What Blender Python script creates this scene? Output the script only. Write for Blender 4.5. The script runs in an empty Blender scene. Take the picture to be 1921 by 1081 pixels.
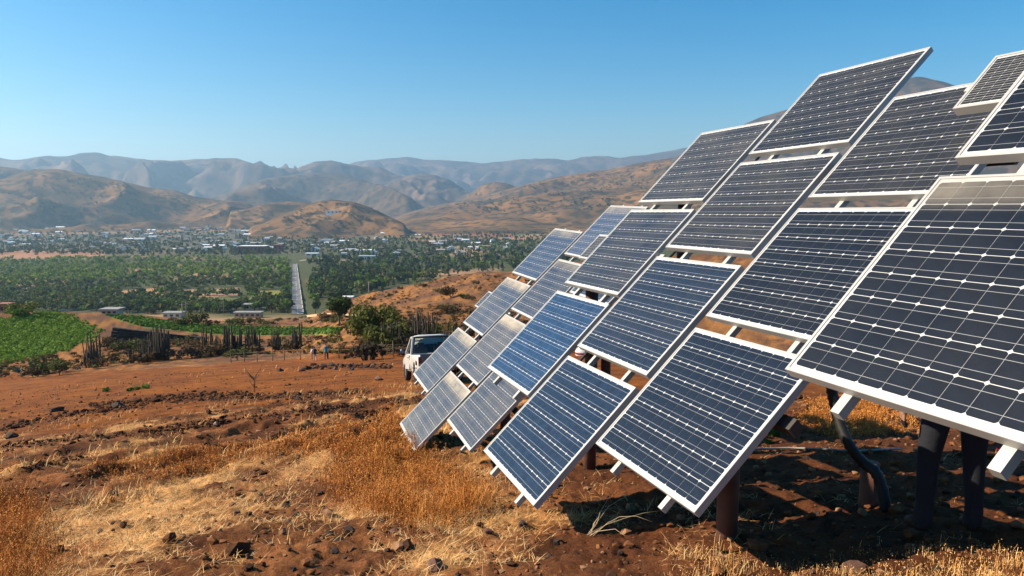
import bpy, bmesh, math, random
import numpy as np
from mathutils import Vector, Matrix

S = bpy.context.scene
COL = S.collection
R = math.radians
RNG = np.random.default_rng(11)
random.seed(7)

# ------------------------------------------------------------------ camera
F, CX, CY, W, H = 1321.15, 960.5, 540.5, 1921.0, 1081.0
PITCH = -0.11875
cam = bpy.data.cameras.new('camera')
cam.sensor_width = 36.0
cam.lens = 36.0 * F / W
cam.clip_start = 0.05
cam.clip_end = 60000
co = bpy.data.objects.new('camera', cam)
COL.objects.link(co)
co.rotation_euler = (math.pi / 2 + PITCH, 0, 0)
S.camera = co

# ------------------------------------------------------------------ sky and sun
SUN_AZ, SUN_EL = R(-178.4), R(36.0)
sdir = Vector((math.cos(SUN_AZ) * math.cos(SUN_EL), math.sin(SUN_AZ) * math.cos(SUN_EL), math.sin(SUN_EL)))
w = bpy.data.worlds.new("World")
S.world = w
w.use_nodes = True
wn = w.node_tree
sk = wn.nodes.new('ShaderNodeTexSky')
sk.sky_type = 'NISHITA'
sk.sun_disc = False
sk.sun_elevation = SUN_EL
sk.sun_rotation = math.atan2(sdir.x, sdir.y) % (2 * math.pi)
sk.altitude = 600
sk.air_density = 1.2
sk.dust_density = 0.6
sk.ozone_density = 4.0
hs = wn.nodes.new('ShaderNodeHueSaturation')
hs.inputs['Saturation'].default_value = 1.5
hs.inputs['Hue'].default_value = 0.493
wn.links.new(sk.outputs[0], hs.inputs['Color'])
wn.links.new(hs.outputs[0], wn.nodes['Background'].inputs[0])
wn.nodes['Background'].inputs[1].default_value = 0.076
sun = bpy.data.lights.new('sun', 'SUN')
sun.energy = 5.0
sun.angle = R(0.53)
sun.color = (1.0, 0.865, 0.67)
so = bpy.data.objects.new('sun', sun)
COL.objects.link(so)
so.rotation_euler = sdir.to_track_quat('Z', 'Y').to_euler()
so.location = (-40, 0, 40)
vs = S.view_settings
vs.view_transform = 'Standard'
vs.look = 'None'
vs.exposure = 0.95
vs.gamma = 1.0
vs.use_curve_mapping = False
cy = S.cycles
cy.max_bounces = 6
cy.diffuse_bounces = 1
cy.glossy_bounces = 3
cy.transparent_max_bounces = 12
cy.volume_bounces = 1
cy.use_denoising = True
cy.caustics_reflective = False
cy.caustics_refractive = False
cy.sample_clamp_indirect = 8


# ------------------------------------------------------------------ small helpers
def link(o, parent=None):
    COL.objects.link(o)
    if parent is not None:
        o.parent = parent
    return o


def tag(o, label=None, cat=None, group=None, kind=None):
    if label: o['label'] = label
    if cat: o['category'] = cat
    if group: o['group'] = group
    if kind: o['kind'] = kind
    return o


def empty(name, loc, rot=(0, 0, 0)):
    o = bpy.data.objects.new(name, None)
    o.empty_display_size = 0.3
    o.location = loc
    o.rotation_euler = rot
    return link(o)


def np_mesh(name, V, Fq, mats=(), smooth=False, cols=None, mi=None):
    """Mesh from an (n,3) array and an (m,k) face array, k = 3 or 4."""
    V = np.asarray(V, np.float32)
    Fq = np.asarray(Fq, np.int32)
    me = bpy.data.meshes.new(name)
    me.vertices.add(len(V))
    me.vertices.foreach_set('co', V.ravel())
    k = Fq.shape[1]
    me.loops.add(Fq.size)
    me.loops.foreach_set('vertex_index', Fq.ravel())
    me.polygons.add(len(Fq))
    me.polygons.foreach_set('loop_start', np.arange(0, Fq.size, k, dtype=np.int32))
    if mi is not None:
        me.polygons.foreach_set('material_index', np.asarray(mi, np.int32))
    me.polygons.foreach_set('use_smooth', np.full(len(Fq), smooth, bool))
    me.update(calc_edges=True)
    for m in mats: me.materials.append(m)
    if cols is not None:
        a = me.attributes.new('tint', 'FLOAT_COLOR', 'POINT')
        c4 = np.ones((len(V), 4), np.float32)
        c4[:, :cols.shape[1]] = cols
        a.data.foreach_set('color', c4.ravel())
    return me


class MB:
    """Collects simple solids, then becomes one mesh object."""
    def __init__(self): self.v, self.f, self.m = [], [], []

    def add(self, verts, faces, m=0):
        n = len(self.v)
        self.v += [tuple(p) for p in verts]
        self.f += [tuple(i + n for i in f) for f in faces]
        self.m += [m] * len(faces)
        return self

    def box(self, c, s, m=0, mat=None):
        x, y, z = s[0] / 2, s[1] / 2, s[2] / 2
        P = [Vector((a * x, b * y, d * z)) for a in (-1, 1) for b in (-1, 1) for d in (-1, 1)]
        if mat is not None: P = [mat @ p for p in P]
        P = [p + Vector(c) for p in P]
        return self.add(P, [(0, 1, 3, 2), (4, 6, 7, 5), (0, 4, 5, 1), (2, 3, 7, 6), (0, 2, 6, 4), (1, 5, 7, 3)], m)

    def bar(self, a, b, wx, wy, up=(0, 0, 1), m=0):
        a, b = Vector(a), Vector(b)
        d = (b - a).normalized()
        s = d.cross(Vector(up))
        if s.length < 1e-4: s = d.cross(Vector((1, 0, 0)))
        s.normalize()
        t = s.cross(d)
        P = [p + s * (i * wx / 2) + t * (j * wy / 2) for p in (a, b) for i, j in ((-1, -1), (1, -1), (1, 1), (-1, 1))]
        return self.add(P, [(3, 2, 1, 0), (4, 5, 6, 7), (0, 1, 5, 4), (1, 2, 6, 5), (2, 3, 7, 6), (3, 0, 4, 7)], m)

    def tube(self, pts, rads, n=8, m=0, caps=True):
        pts = [Vector(p) for p in pts]
        if not hasattr(rads, '__len__'): rads = [rads] * len(pts)
        base = len(self.v)
        prev = None
        for i, p in enumerate(pts):
            d = (pts[min(i + 1, len(pts) - 1)] - pts[max(i - 1, 0)])
            d.normalize()
            if prev is None:
                s = d.cross(Vector((0, 0, 1)))
                if s.length < 1e-3: s = d.cross(Vector((1, 0, 0)))
            else:
                s = prev - d * prev.dot(d)
            s.normalize()
            prev = s
            t = d.cross(s)
            for k in range(n):
                a = 2 * math.pi * k / n
                self.v.append(tuple(p + (s * math.cos(a) + t * math.sin(a)) * rads[i]))
        for i in range(len(pts) - 1):
            for k in range(n):
                a, b = base + i * n + k, base + i * n + (k + 1) % n
                self.f.append((a, b, b + n, a + n))
                self.m.append(m)
        if caps:
            self.f.append(tuple(base + k for k in range(n))[::-1]); self.m.append(m)
            e = base + (len(pts) - 1) * n
            self.f.append(tuple(e + k for k in range(n))); self.m.append(m)
        return self

    def mesh(self, name, mats, smooth=False):
        me = bpy.data.meshes.new(name)
        me.from_pydata(self.v, [], self.f)
        for m in mats: me.materials.append(m)
        me.polygons.foreach_set('material_index', self.m)
        me.polygons.foreach_set('use_smooth', [smooth] * len(self.f))
        me.update()
        return me

    def obj(self, name, mats, parent=None, smooth=False, bevel=0):
        if not isinstance(mats, (list, tuple)): mats = [mats]
        o = bpy.data.objects.new(name, self.mesh(name, mats, smooth))
        if bevel:
            b = o.modifiers.new('bevel', 'BEVEL')
            b.width = bevel
            b.segments = 2
            b.limit_method = 'ANGLE'
        return link(o, parent)


# ------------------------------------------------------------------ noise
def _hash(ix, iy, seed):
    h = (ix.astype(np.int64) * 374761393 + iy.astype(np.int64) * 668265263 + seed * 1442695041) & 0xffffffff
    h = ((h ^ (h >> 13)) * 1274126177) & 0xffffffff
    return (h ^ (h >> 16)) & 0xffffffff


def gnoise(x, y, seed=0):
    x = np.asarray(x, float); y = np.asarray(y, float)
    ix, iy = np.floor(x), np.floor(y)
    fx, fy = x - ix, y - iy
    ux = fx * fx * fx * (fx * (fx * 6 - 15) + 10)
    uy = fy * fy * fy * (fy * (fy * 6 - 15) + 10)

    def g(dx, dy):
        a = _hash(ix + dx, iy + dy, seed) * (2 * math.pi / 4294967296.0)
        return np.cos(a) * (fx - dx) + np.sin(a) * (fy - dy)
    a, b, c, d = g(0, 0), g(1, 0), g(0, 1), g(1, 1)
    return 1.5 * ((a * (1 - ux) + b * ux) * (1 - uy) + (c * (1 - ux) + d * ux) * uy)


def fbm(x, y, oct=4, seed=0, gain=0.5):
    t, a, f = 0, 1.0, 1.0
    for i in range(oct):
        t = t + a * gnoise(np.asarray(x) * f, np.asarray(y) * f, seed + i * 17)
        a *= gain; f *= 2.03
    return t


def ridged(x, y, oct=4, seed=0, gain=0.5):
    t, a, f = 0, 1.0, 1.0
    for i in range(oct):
        t = t + a * (1 - 2 * np.abs(gnoise(np.asarray(x) * f, np.asarray(y) * f, seed + i * 31)))
        a *= gain; f *= 2.07
    return t


def sstep(a, b, x):
    t = np.clip((np.asarray(x, float) - a) / (b - a), 0, 1)
    return t * t * (3 - 2 * t)


# ------------------------------------------------------------------ materials
def mat(name, color=(0.5, 0.5, 0.5), rough=0.7, metal=0.0, var=0.15, scale=8.0, bump=0.0, bscale=None, coat=0.0, spec=0.5, tint=False, coord='Object'):
    m = bpy.data.materials.new(name)
    m.use_nodes = True
    nt = m.node_tree
    b = nt.nodes['Principled BSDF']
    b.inputs['Roughness'].default_value = rough
    b.inputs['Metallic'].default_value = metal
    b.inputs['Specular IOR Level'].default_value = spec
    b.inputs['Coat Weight'].default_value = coat
    tc = nt.nodes.new('ShaderNodeTexCoord')
    n = nt.nodes.new('ShaderNodeTexNoise')
    n.inputs['Scale'].default_value = scale
    n.inputs['Detail'].default_value = 5
    nt.links.new(tc.outputs[coord], n.inputs['Vector'])
    mr = nt.nodes.new('ShaderNodeMapRange')
    mr.inputs[1].default_value = 0.3; mr.inputs[2].default_value = 0.7
    mr.inputs[3].default_value = 1 - var; mr.inputs[4].default_value = 1 + var
    nt.links.new(n.outputs[0], mr.inputs[0])
    mx = nt.nodes.new('ShaderNodeMix')
    mx.data_type = 'RGBA'; mx.blend_type = 'MULTIPLY'
    mx.inputs[0].default_value = 1.0
    if tint:
        a = nt.nodes.new('ShaderNodeAttribute')
        a.attribute_name = 'tint'
        nt.links.new(a.outputs['Color'], mx.inputs[6])
    else:
        mx.inputs[6].default_value = (*color, 1)
    nt.links.new(mr.outputs[0], mx.inputs[7])
    nt.links.new(mx.outputs[2], b.inputs['Base Color'])
    if bump:
        n2 = nt.nodes.new('ShaderNodeTexNoise')
        n2.inputs['Scale'].default_value = bscale or scale * 4
        n2.inputs['Detail'].default_value = 6
        nt.links.new(tc.outputs[coord], n2.inputs['Vector'])
        bp = nt.nodes.new('ShaderNodeBump')
        bp.inputs['Strength'].default_value = bump
        bp.inputs['Distance'].default_value = 0.02
        nt.links.new(n2.outputs[0], bp.inputs['Height'])
        nt.links.new(bp.outputs[0], b.inputs['Normal'])
    return m


def leaf_mat(name, color, var=0.35, scale=0.6):
    """Foliage: a little light passes through the leaves, and every tree has its own shade."""
    m = mat(name, color, 0.75, var=var, scale=scale, spec=0.15)
    nt = m.node_tree
    b = nt.nodes['Principled BSDF']
    oi = nt.nodes.new('ShaderNodeObjectInfo')
    mr = nt.nodes.new('ShaderNodeMapRange')
    mr.inputs[3].default_value = 0.65; mr.inputs[4].default_value = 1.4
    nt.links.new(oi.outputs['Random'], mr.inputs[0])
    mx = nt.nodes.new('ShaderNodeMix')
    mx.data_type = 'RGBA'; mx.blend_type = 'MULTIPLY'
    mx.inputs[0].default_value = 1.0
    src = b.inputs['Base Color'].links[0].from_socket
    nt.links.new(src, mx.inputs[6]); nt.links.new(mr.outputs[0], mx.inputs[7])
    nt.links.new(mx.outputs[2], b.inputs['Base Color'])
    tr = nt.nodes.new('ShaderNodeBsdfTranslucent')
    nt.links.new(mx.outputs[2], tr.inputs['Color'])
    ms = nt.nodes.new('ShaderNodeMixShader')
    ms.inputs[0].default_value = 0.25
    out = nt.nodes['Material Output']
    nt.links.new(b.outputs[0], ms.inputs[1]); nt.links.new(tr.outputs[0], ms.inputs[2])
    nt.links.new(ms.outputs[0], out.inputs['Surface'])
    return m


M = {}
M['frame'] = mat('anodised_frame', (0.44, 0.425, 0.40), 0.5, 0.25, 0.06, 6)
M['back'] = mat('white_backsheet', (0.58, 0.59, 0.60), 0.6, 0, 0.06, 5)
M['cell'] = mat('silicon_cell', (0.0045, 0.0070, 0.0135), 0.6, 0, 0.35, 14, spec=0.1)
def _objcol(m):
    nt = m.node_tree
    oi = nt.nodes.new('ShaderNodeObjectInfo')
    mx = [n for n in nt.nodes if n.type == 'MIX'][0]
    nt.links.new(oi.outputs['Color'], mx.inputs[6])


_objcol(M['cell'])      # each module sets how blue its wafers are
M['busbar'] = mat('tinned_busbar', (0.40, 0.41, 0.42), 0.45, 0.2, 0.1, 10)
M['rail'] = mat('galvanised_rail', (0.46, 0.45, 0.41), 0.5, 0.2, 0.1, 9)
M['darksteel'] = mat('dark_steel', (0.06, 0.05, 0.045), 0.6, 0.4, 0.2, 9)
M['rust'] = mat('red_primer_pipe', (0.11, 0.045, 0.028), 0.75, 0.0, 0.3, 7, bump=0.2)
M['black'] = mat('black_rubber', (0.012, 0.012, 0.012), 0.55, 0, 0.3, 9)


def glass_mat():
    m = bpy.data.materials.new('dusty_module_glass')
    m.use_nodes = True
    nt = m.node_tree
    nt.nodes.remove(nt.nodes['Principled BSDF'])
    out = nt.nodes['Material Output']
    tr = nt.nodes.new('ShaderNodeBsdfTransparent')
    gl = nt.nodes.new('ShaderNodeBsdfGlossy')
    gl.inputs['Roughness'].default_value = 0.05
    fr = nt.nodes.new('ShaderNodeFresnel')
    fr.inputs['IOR'].default_value = 1.43
    mix = nt.nodes.new('ShaderNodeMixShader')
    nt.links.new(fr.outputs[0], mix.inputs[0])
    nt.links.new(tr.outputs[0], mix.inputs[1]); nt.links.new(gl.outputs[0], mix.inputs[2])
    # dust film: the object's colour holds how dirty this module is
    oi = nt.nodes.new('ShaderNodeObjectInfo')
    sep = nt.nodes.new('ShaderNodeSeparateColor')
    nt.links.new(oi.outputs['Color'], sep.inputs[0])
    tc = nt.nodes.new('ShaderNodeTexCoord')
    mp = nt.nodes.new('ShaderNodeVectorMath'); mp.operation = 'ADD'
    nt.links.new(tc.outputs['Object'], mp.inputs[0]); nt.links.new(oi.outputs['Location'], mp.inputs[1])
    n = nt.nodes.new('ShaderNodeTexNoise')
    n.inputs['Scale'].default_value = 2.6; n.inputs['Detail'].default_value = 8; n.inputs['Roughness'].default_value = 0.65
    nt.links.new(mp.outputs[0], n.inputs['Vector'])
    r = nt.nodes.new('ShaderNodeMapRange')
    r.inputs[1].default_value = 0.3; r.inputs[2].default_value = 0.75; r.inputs[3].default_value = 0.45; r.inputs[4].default_value = 1.9
    nt.links.new(n.outputs[0], r.inputs[0])
    # beige band along the upper edge, strength in the green channel
    sx = nt.nodes.new('ShaderNodeSeparateXYZ')
    nt.links.new(tc.outputs['Object'], sx.inputs[0])
    bnd = nt.nodes.new('ShaderNodeMapRange'); bnd.interpolation_type = 'SMOOTHSTEP'
    bnd.inputs[1].default_value = 0.86; bnd.inputs[2].default_value = 1.0
    nt.links.new(sx.outputs['Y'], bnd.inputs[0])
    bm = nt.nodes.new('ShaderNodeMath'); bm.operation = 'MULTIPLY'
    nt.links.new(bnd.outputs[0], bm.inputs[0]); nt.links.new(sep.outputs[1], bm.inputs[1])
    ad = nt.nodes.new('ShaderNodeMath'); ad.operation = 'ADD'
    nt.links.new(bm.outputs[0], ad.inputs[0]); nt.links.new(sep.outputs[0], ad.inputs[1])
    mu = nt.nodes.new('ShaderNodeMath'); mu.operation = 'MULTIPLY'; mu.use_clamp = True
    nt.links.new(ad.outputs[0], mu.inputs[0]); nt.links.new(r.outputs[0], mu.inputs[1])
    df = nt.nodes.new('ShaderNodeBsdfDiffuse')
    df.inputs['Color'].default_value = (0.42, 0.37, 0.30, 1)
    m2 = nt.nodes.new('ShaderNodeMixShader')
    nt.links.new(mu.outputs[0], m2.inputs[0])
    nt.links.new(mix.outputs[0], m2.inputs[1]); nt.links.new(df.outputs[0], m2.inputs[2])
    nt.links.new(m2.outputs[0], out.inputs['Surface'])
    return m


M['glass'] = glass_mat()

# ------------------------------------------------------------------ terrain
PR = [0, 9, 23.5, 40, 85, 120, 160, 200, 260, 425, 600, 800, 1190, 1500, 2300, 3200, 4200, 5500, 9000, 30000]
PZ = [-1.1, -3.15, -5.95, -9.3, -18.6, -25, -30.2, -34.2, -41.5, -66, -79, -88, -97.5, -101, -105, -104, -99, -92, -80, -60]


def ang2px(t): return CX + F * np.tan(np.clip(t, -1.2, 1.2))


def height(x, y, micro=True):
    x = np.asarray(x, float); y = np.asarray(y, float)
    r = np.hypot(x, y)
    th = np.arctan2(x, y)
    px = ang2px(th)
    prof = np.interp(r, PR, PZ)
    # spur of the hillside: a rounded crest some 220 m off
    yc = np.interp(px, [540, 590, 650, 750, 850, 900, 950, 1100, 1300, 1600, 2200], [594, 589, 575, 550, 526, 518, 519, 500, 482, 452, 420])
    zc = -(yc - 383) / F * 220
    t = np.clip((r - 88) / 132, 0, 1)
    z60 = -18.9 + 0 * r
    up = z60 + (zc - z60) * (t * 0.6 + 0.4 * t * t)
    near = np.interp(r, [0, 9, 23.5, 40, 88], [-1.1, -3.15, -5.95, -9.3, -18.9])
    dn = zc + (-64 - zc) * sstep(225, 420, r)
    spur = np.where(r < 88, near, np.where(r < 222, up, dn))
    spur = np.where(r > 415, prof, spur)
    ws = sstep(545, 650, px) * sstep(45, 70, r)
    z = prof * (1 - ws) + spur * ws
    # terrace of the green field
    amp_ = np.interp(px, [-500, 0, 100, 200, 262, 330, 400, 520, 640], [11, 9.4, 8.0, 7.0, 5.6, 3.8, 2.6, 1.0, 0.0])
    z = z + amp_ * sstep(140, 215, r) * (1 - sstep(224, 264, r))
    z = z + 0.03 * np.clip(x, -10, 12) * (1 - sstep(15, 60, r))
    # the slope rises again behind the camera
    at = np.abs(th)
    g = 1 - 1.6 * sstep(R(48), R(180), at)
    z = z * g
    plane = -1.244 + 0.0512 * x - 0.2233 * y
    wp = 1 - sstep(8, 17, r)
    z = plane * wp + z * (1 - wp)
    if micro:
        wm = (1 - sstep(30, 130, r))
        q = x * 0.94 - y * 0.33
        l = x * 0.33 + y * 0.94
        wf = sstep(7.5, 10, r) * (1 - sstep(17, 20, r)) * (1 - sstep(0.0, 2.5, x))
        fur = ridged(q * 0.9 + 0.35 * fbm(l * 0.3, q * 0.5, 2, 5), l * 0.22, 3, 9)
        z = z + wf * 0.10 * fur + wf * .05 * ridged(q * 2.6 + .5 * fbm(l * .5, q, 2, 6), l * .35, 2, 10)
        calm = 1 - 0.6 * sstep(18, 22, r)
        z = z + wm * calm * (0.07 * fbm(x * 0.55, y * 0.55, 3, 1) + 0.032 * fbm(x * 2.6, y * 2.6, 3, 2))
        wn2 = (1 - sstep(9, 20, r))
        cl = fbm(x * 9, y * 9, 3, 3)
        z = z + wn2 * 0.020 * cl + wn2 * .010 * np.abs(fbm(x * 17, y * 17, 2, 12)) + wn2 * 0.02 * np.clip(fbm(x * 5, y * 5, 2, 8) - 0.25, 0, 1)
        # crumbled little banks between the ploughed strips and the smooth track
        for (r0, amp, sd) in ((19.3, 0.22, 21), (13.2, 0.12, 22), (33.5, 0.18, 23)):
            rr = r + 1.2 * fbm(th * 9, r * 0.02, 3, sd) + 3.0 * th
            z = z - amp * np.exp(-((rr - r0) / 0.30) ** 2) * sstep(-0.2, 0.3, fbm(th * 14, r * 0, 2, sd + 5)) * (1 - sstep(-0.10, 0.02, th)) * sstep(-0.75, -0.6, th)
        z = z + sstep(120, 260, r) * (1 - sstep(900, 1500, r)) * 0.8 * fbm(x * 0.02, y * 0.02, 3, 4)
        ws2 = sstep(60, 90, r) * (1 - sstep(230, 300, r)) * sstep(560, 640, px)
        z = z + ws2 * (1.1 * fbm(x * 0.035, y * 0.035, 3, 14) + 0.3 * ridged(x * 0.12, y * 0.12, 2, 15))
    return z


def ray(px, py):
    xc, zc = (px - CX) / F, -(py - CY) / F
    return xc, math.cos(PITCH) - zc * math.sin(PITCH), math.sin(PITCH) + zc * math.cos(PITCH)


_LR = np.exp(np.linspace(math.log(1.6), math.log(9000), 1400))
_TH = np.radians(np.arange(-42.0, 42.01, 0.14))
_TAB = None


def hit(px, py):
    """The point of the ground seen along one line of sight."""
    global _TAB
    if _TAB is None:
        T_, R_ = np.meshgrid(_TH, _LR)
        _TAB = height(R_ * np.sin(T_), R_ * np.cos(T_))
    d = ray(px, py)
    n = math.hypot(d[0], d[1])
    th = math.atan2(d[0], d[1])
    k = min(max((th - _TH[0]) / (_TH[1] - _TH[0]), 0), len(_TH) - 2)
    i = int(k); f = k - i
    h = _TAB[:, i] * (1 - f) + _TAB[:, i + 1] * f
    g = _LR * (d[2] / n) - h
    below = g < 0
    j = int(np.argmax(below))
    if not below[j]: return None
    if j == 0: r_ = _LR[0]
    else: r_ = _LR[j - 1] + (_LR[j] - _LR[j - 1]) * g[j - 1] / (g[j - 1] - g[j])
    x, y = r_ * d[0] / n, r_ * d[1] / n
    return Vector((x, y, float(h[j - 1] + (h[j] - h[j - 1]) * ((r_ - _LR[j - 1]) / (_LR[j] - _LR[j - 1]))) if r_ > 60 and j else gz(x, y)))


def gz(x, y): return float(height(x, y))


def project(x, y, z):
    yc = y * math.cos(PITCH) + z * math.sin(PITCH)
    zc = -y * math.sin(PITCH) + z * math.cos(PITCH)
    yc = np.where(yc < 0.05, 0.05, yc)
    return CX + F * x / yc, CY - F * zc / yc


def inpoly(px, py, poly):
    ins = np.zeros(np.shape(px), bool)
    n = len(poly)
    for i in range(n):
        x1, y1 = poly[i]; x2, y2 = poly[(i + 1) % n]
        c = ((y1 > py) != (y2 > py)) & (px < (x2 - x1) * (py - y1) / ((y2 - y1) if y2 != y1 else 1e-9) + x1)
        ins ^= c
    return ins


FIELD_A = [(-400, 640), (0, 600), (90, 583), (130, 592), (178, 618), (160, 640), (120, 656), (60, 672), (0, 685), (-400, 760)]
FIELD_B = [(200, 592), (262, 595), (330, 606), (400, 612), (640, 617), (636, 626), (540, 629), (420, 628), (340, 621), (260, 611)]


def straw_mask(x, y):
    """How much dry straw covers the soil, 0..1."""
    a = fbm(x * 0.45 + 3, y * 0.45, 4, 40)
    b = fbm(x * 2.2, y * 2.2, 3, 41)
    q = x * 0.94 - y * 0.33
    c = fbm(q * 1.4, (x * 0.33 + y * 0.94) * 0.3, 3, 42)
    r = np.hypot(x, y)
    strips = sstep(8, 10.5, r) * (1 - sstep(19, 22, r))
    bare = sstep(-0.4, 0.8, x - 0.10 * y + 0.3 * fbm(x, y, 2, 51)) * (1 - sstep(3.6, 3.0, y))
    return np.clip(0.47 + (0.55 - .2 * strips) * a + 0.25 * b + (0.30 + .45 * strips) * c - .12 * strips - .42 * bare, 0, 1)


def build_ground():
    th_in = np.radians(np.arange(-43, 43.01, 0.2))
    th_out = np.radians(np.concatenate([np.arange(47, 180, 5), np.arange(-180, -44, 5)]))
    th = np.sort(np.concatenate([th_in, th_out[th_out < math.radians(179.9)]]))
    rr = [0.25, 0.6, 1.0, 1.4]
    while rr[-1] < 26: rr.append(rr[-1] * 1.0085)
    while rr[-1] < 30000: rr.append(rr[-1] * 1.021)
    rr = np.array(rr)
    T, RR = np.meshgrid(th, rr)
    X, Y = RR * np.sin(T), RR * np.cos(T)
    Z = height(X, Y)
    nt_, nr = len(th), len(rr)
    idx = np.arange(nt_ * nr).reshape(nr, nt_)
    a = idx[:-1, :]; b = np.roll(idx, -1, 1)[:-1, :]
    c = np.roll(idx, -1, 1)[1:, :]; d = idx[1:, :]
    Fq = np.stack([a, d, c, b], -1).reshape(-1, 4)
    V = np.stack([X, Y, Z], -1).reshape(-1, 3)
    x, y, z, r = X.ravel(), Y.ravel(), Z.ravel(), RR.ravel()
    px, py = project(x, y, z)
    soil = np.array([0.088, 0.032, 0.013]); soil2 = np.array([0.25, 0.095, 0.032]); straw = np.array([0.60, 0.31, 0.11])
    track = np.array([0.225, 0.072, 0.013]); gold = np.array([0.30, 0.130, 0.038]); crop = np.array([0.10, 0.15, 0.03])
    tan = np.array([0.36, 0.215, 0.115]); olive = np.array([0.07, 0.075, 0.03]); townc = np.array([0.105, 0.095, 0.06])

    def mixc(A, B, t): return A + (B - A) * np.clip(t, 0, 1)[:, None]
    s = straw_mask(x, y)
    C = mixc(np.broadcast_to(soil, V.shape), soil2, 0.5 + 0.7 * fbm(x * 1.1, y * 1.1, 4, 50))
    C = mixc(C, straw, sstep(0.45, 0.95, s) * 0.8)
    # bare red earth under and beside the arrays, deeper shade put into its colour
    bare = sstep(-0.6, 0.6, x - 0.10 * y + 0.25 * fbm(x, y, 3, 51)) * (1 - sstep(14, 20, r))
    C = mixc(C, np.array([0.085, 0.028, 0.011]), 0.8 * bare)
    rt = r + 1.5 * fbm(T.ravel() * 8, r * 0.03, 3, 52) + 3 * T.ravel()
    rend = np.interp(px, [-300, 0, 100, 300, 500, 900, 2000], [150, 140, 130, 115, 104, 92, 90]) * (1 + .08 * fbm(px * .012, r * 0, 3, 60))
    tr = sstep(18.6, 20.2, rt) * (1 - sstep(.93, 1.03, r / rend))
    C = mixc(C, mixc(np.broadcast_to(track, V.shape), np.array([0.125, 0.040, 0.012]), 0.45 + 0.8 * fbm(x * 0.16, y * 0.3, 4, 53) + .8 * fbm(x * .5, y * 1.3, 4, 63)), tr)
    g = sstep(.97, 1.05, r / rend)
    gcol = mixc(np.broadcast_to(gold, V.shape), np.array([0.13, 0.062, 0.032]), 0.55 + 1.1 * fbm(x * 0.11, y * 0.05, 4, 55) + .5 * fbm(x * .5, y * .3, 3, 61))
    gcol = mixc(gcol, np.array([0.085, 0.045, 0.028]), 1.3 * fbm(x * .7, y * .4, 3, 62))
    C = mixc(C, gcol, g)
    for poly, wd in (([(-40, 812), (0, 806), (110, 782), (220, 768), (300, 752), (420, 746), (520, 744), (640, 737), (700, 734)], 5), ([(0, 838), (160, 822), (330, 806), (420, 792), (640, 764), (760, 748)], 5),
                     ([(40, 882), (110, 866), (160, 856)], 4), ([(180, 800), (300, 786), (480, 770)], 4), ([(560, 752), (690, 776), (730, 782)], 7), ([(560, 692), (620, 687), (735, 690)], 3), ([(0, 862), (200, 838), (330, 826)], 4)):
        qx = np.array([q[0] for q in poly], float); qy = np.array([q[1] for q in poly], float)
        dy = (py + 5 * fbm(x * .8, y * .8, 3, 64)) - np.interp(px, qx, qy)
        on = np.exp(-(dy / wd) ** 2) * sstep(qx[0] - 25, qx[0] + 25, px) * (1 - sstep(qx[-1] - 25, qx[-1] + 25, px)) * (r < 90) * sstep(-.35, .1, fbm(x * .5, y * .5, 3, 65))
        C = mixc(C, np.array([0.042, 0.019, 0.011]), .85 * on)
    fA = inpoly(px, py, FIELD_A) & (r > 90) & (r < 330)
    fB = inpoly(px, py, FIELD_B) & (r > 90) & (r < 330)
    C[fA] = np.array([0.085, 0.11, 0.025]); C[fB] = np.array([0.11, 0.20, 0.025])
    v = sstep(330, 420, r)
    C = mixc(C, mixc(np.broadcast_to(olive, V.shape), tan, 2.2 * (fbm(x * 0.006, y * 0.004, 3, 56) - 0.22)), v)
    t2 = sstep(1250, 1800, r + 260 * fbm(x * .004, y * .003, 3, 58)) * (1 - sstep(560, 900, px + 160 * fbm(x * .003, y * .003, 3, 59)))
    C = mixc(C, townc, t2)
    t3 = sstep(1900, 2500, r) * (px > 760)
    C = mixc(C, mixc(np.broadcast_to(np.array([0.075, 0.085, 0.03]), V.shape), tan, 0.3 + 1.6 * fbm(x * 0.003, y * 0.003, 3, 57)), t3)
    far = sstep(2700, 3300, r)
    C = mixc(C, np.array([0.34, 0.19, 0.09]), far * (1 - sstep(500, 760, px)))
    for poly, colr in (
            ([(0, 470), (190, 470), (196, 482), (0, 487)], (0.34, 0.17, 0.09)),
            ([(760, 430), (965, 432), (962, 446), (762, 440)], (0.24, 0.10, 0.06)),
            ([(215, 547), (300, 540), (330, 552), (220, 560)], (0.36, 0.20, 0.10)),
            ([(330, 545), (450, 540), (450, 556), (340, 560)], (0.33, 0.20, 0.12)),
            ([(370, 558), (480, 558), (480, 575), (370, 575)], (0.11, 0.12, 0.04)),
            ([(480, 545), (530, 545), (530, 562), (470, 562)], (0.20, 0.19, 0.04)),
            ([(865, 398), (975, 402), (975, 416), (870, 416)], (0.05, 0.075, 0.025)),
            ([(1040, 400), (1110, 402), (1100, 425), (1010, 422)], (0.06, 0.10, 0.03)),
            ([(978, 398), (1035, 408), (1030, 418), (976, 420)], (0.33, 0.18, 0.10)),
            ([(905, 417), (960, 419), (960, 424), (880, 422)], (0.42, 0.25, 0.12))):
        k = inpoly(px, py, poly) & (r > 330)
        C[k] = colr
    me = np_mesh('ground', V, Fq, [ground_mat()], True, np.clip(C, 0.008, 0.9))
    o = bpy.data.objects.new('ground', me)
    link(o)
    o['kind'] = 'structure'


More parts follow.
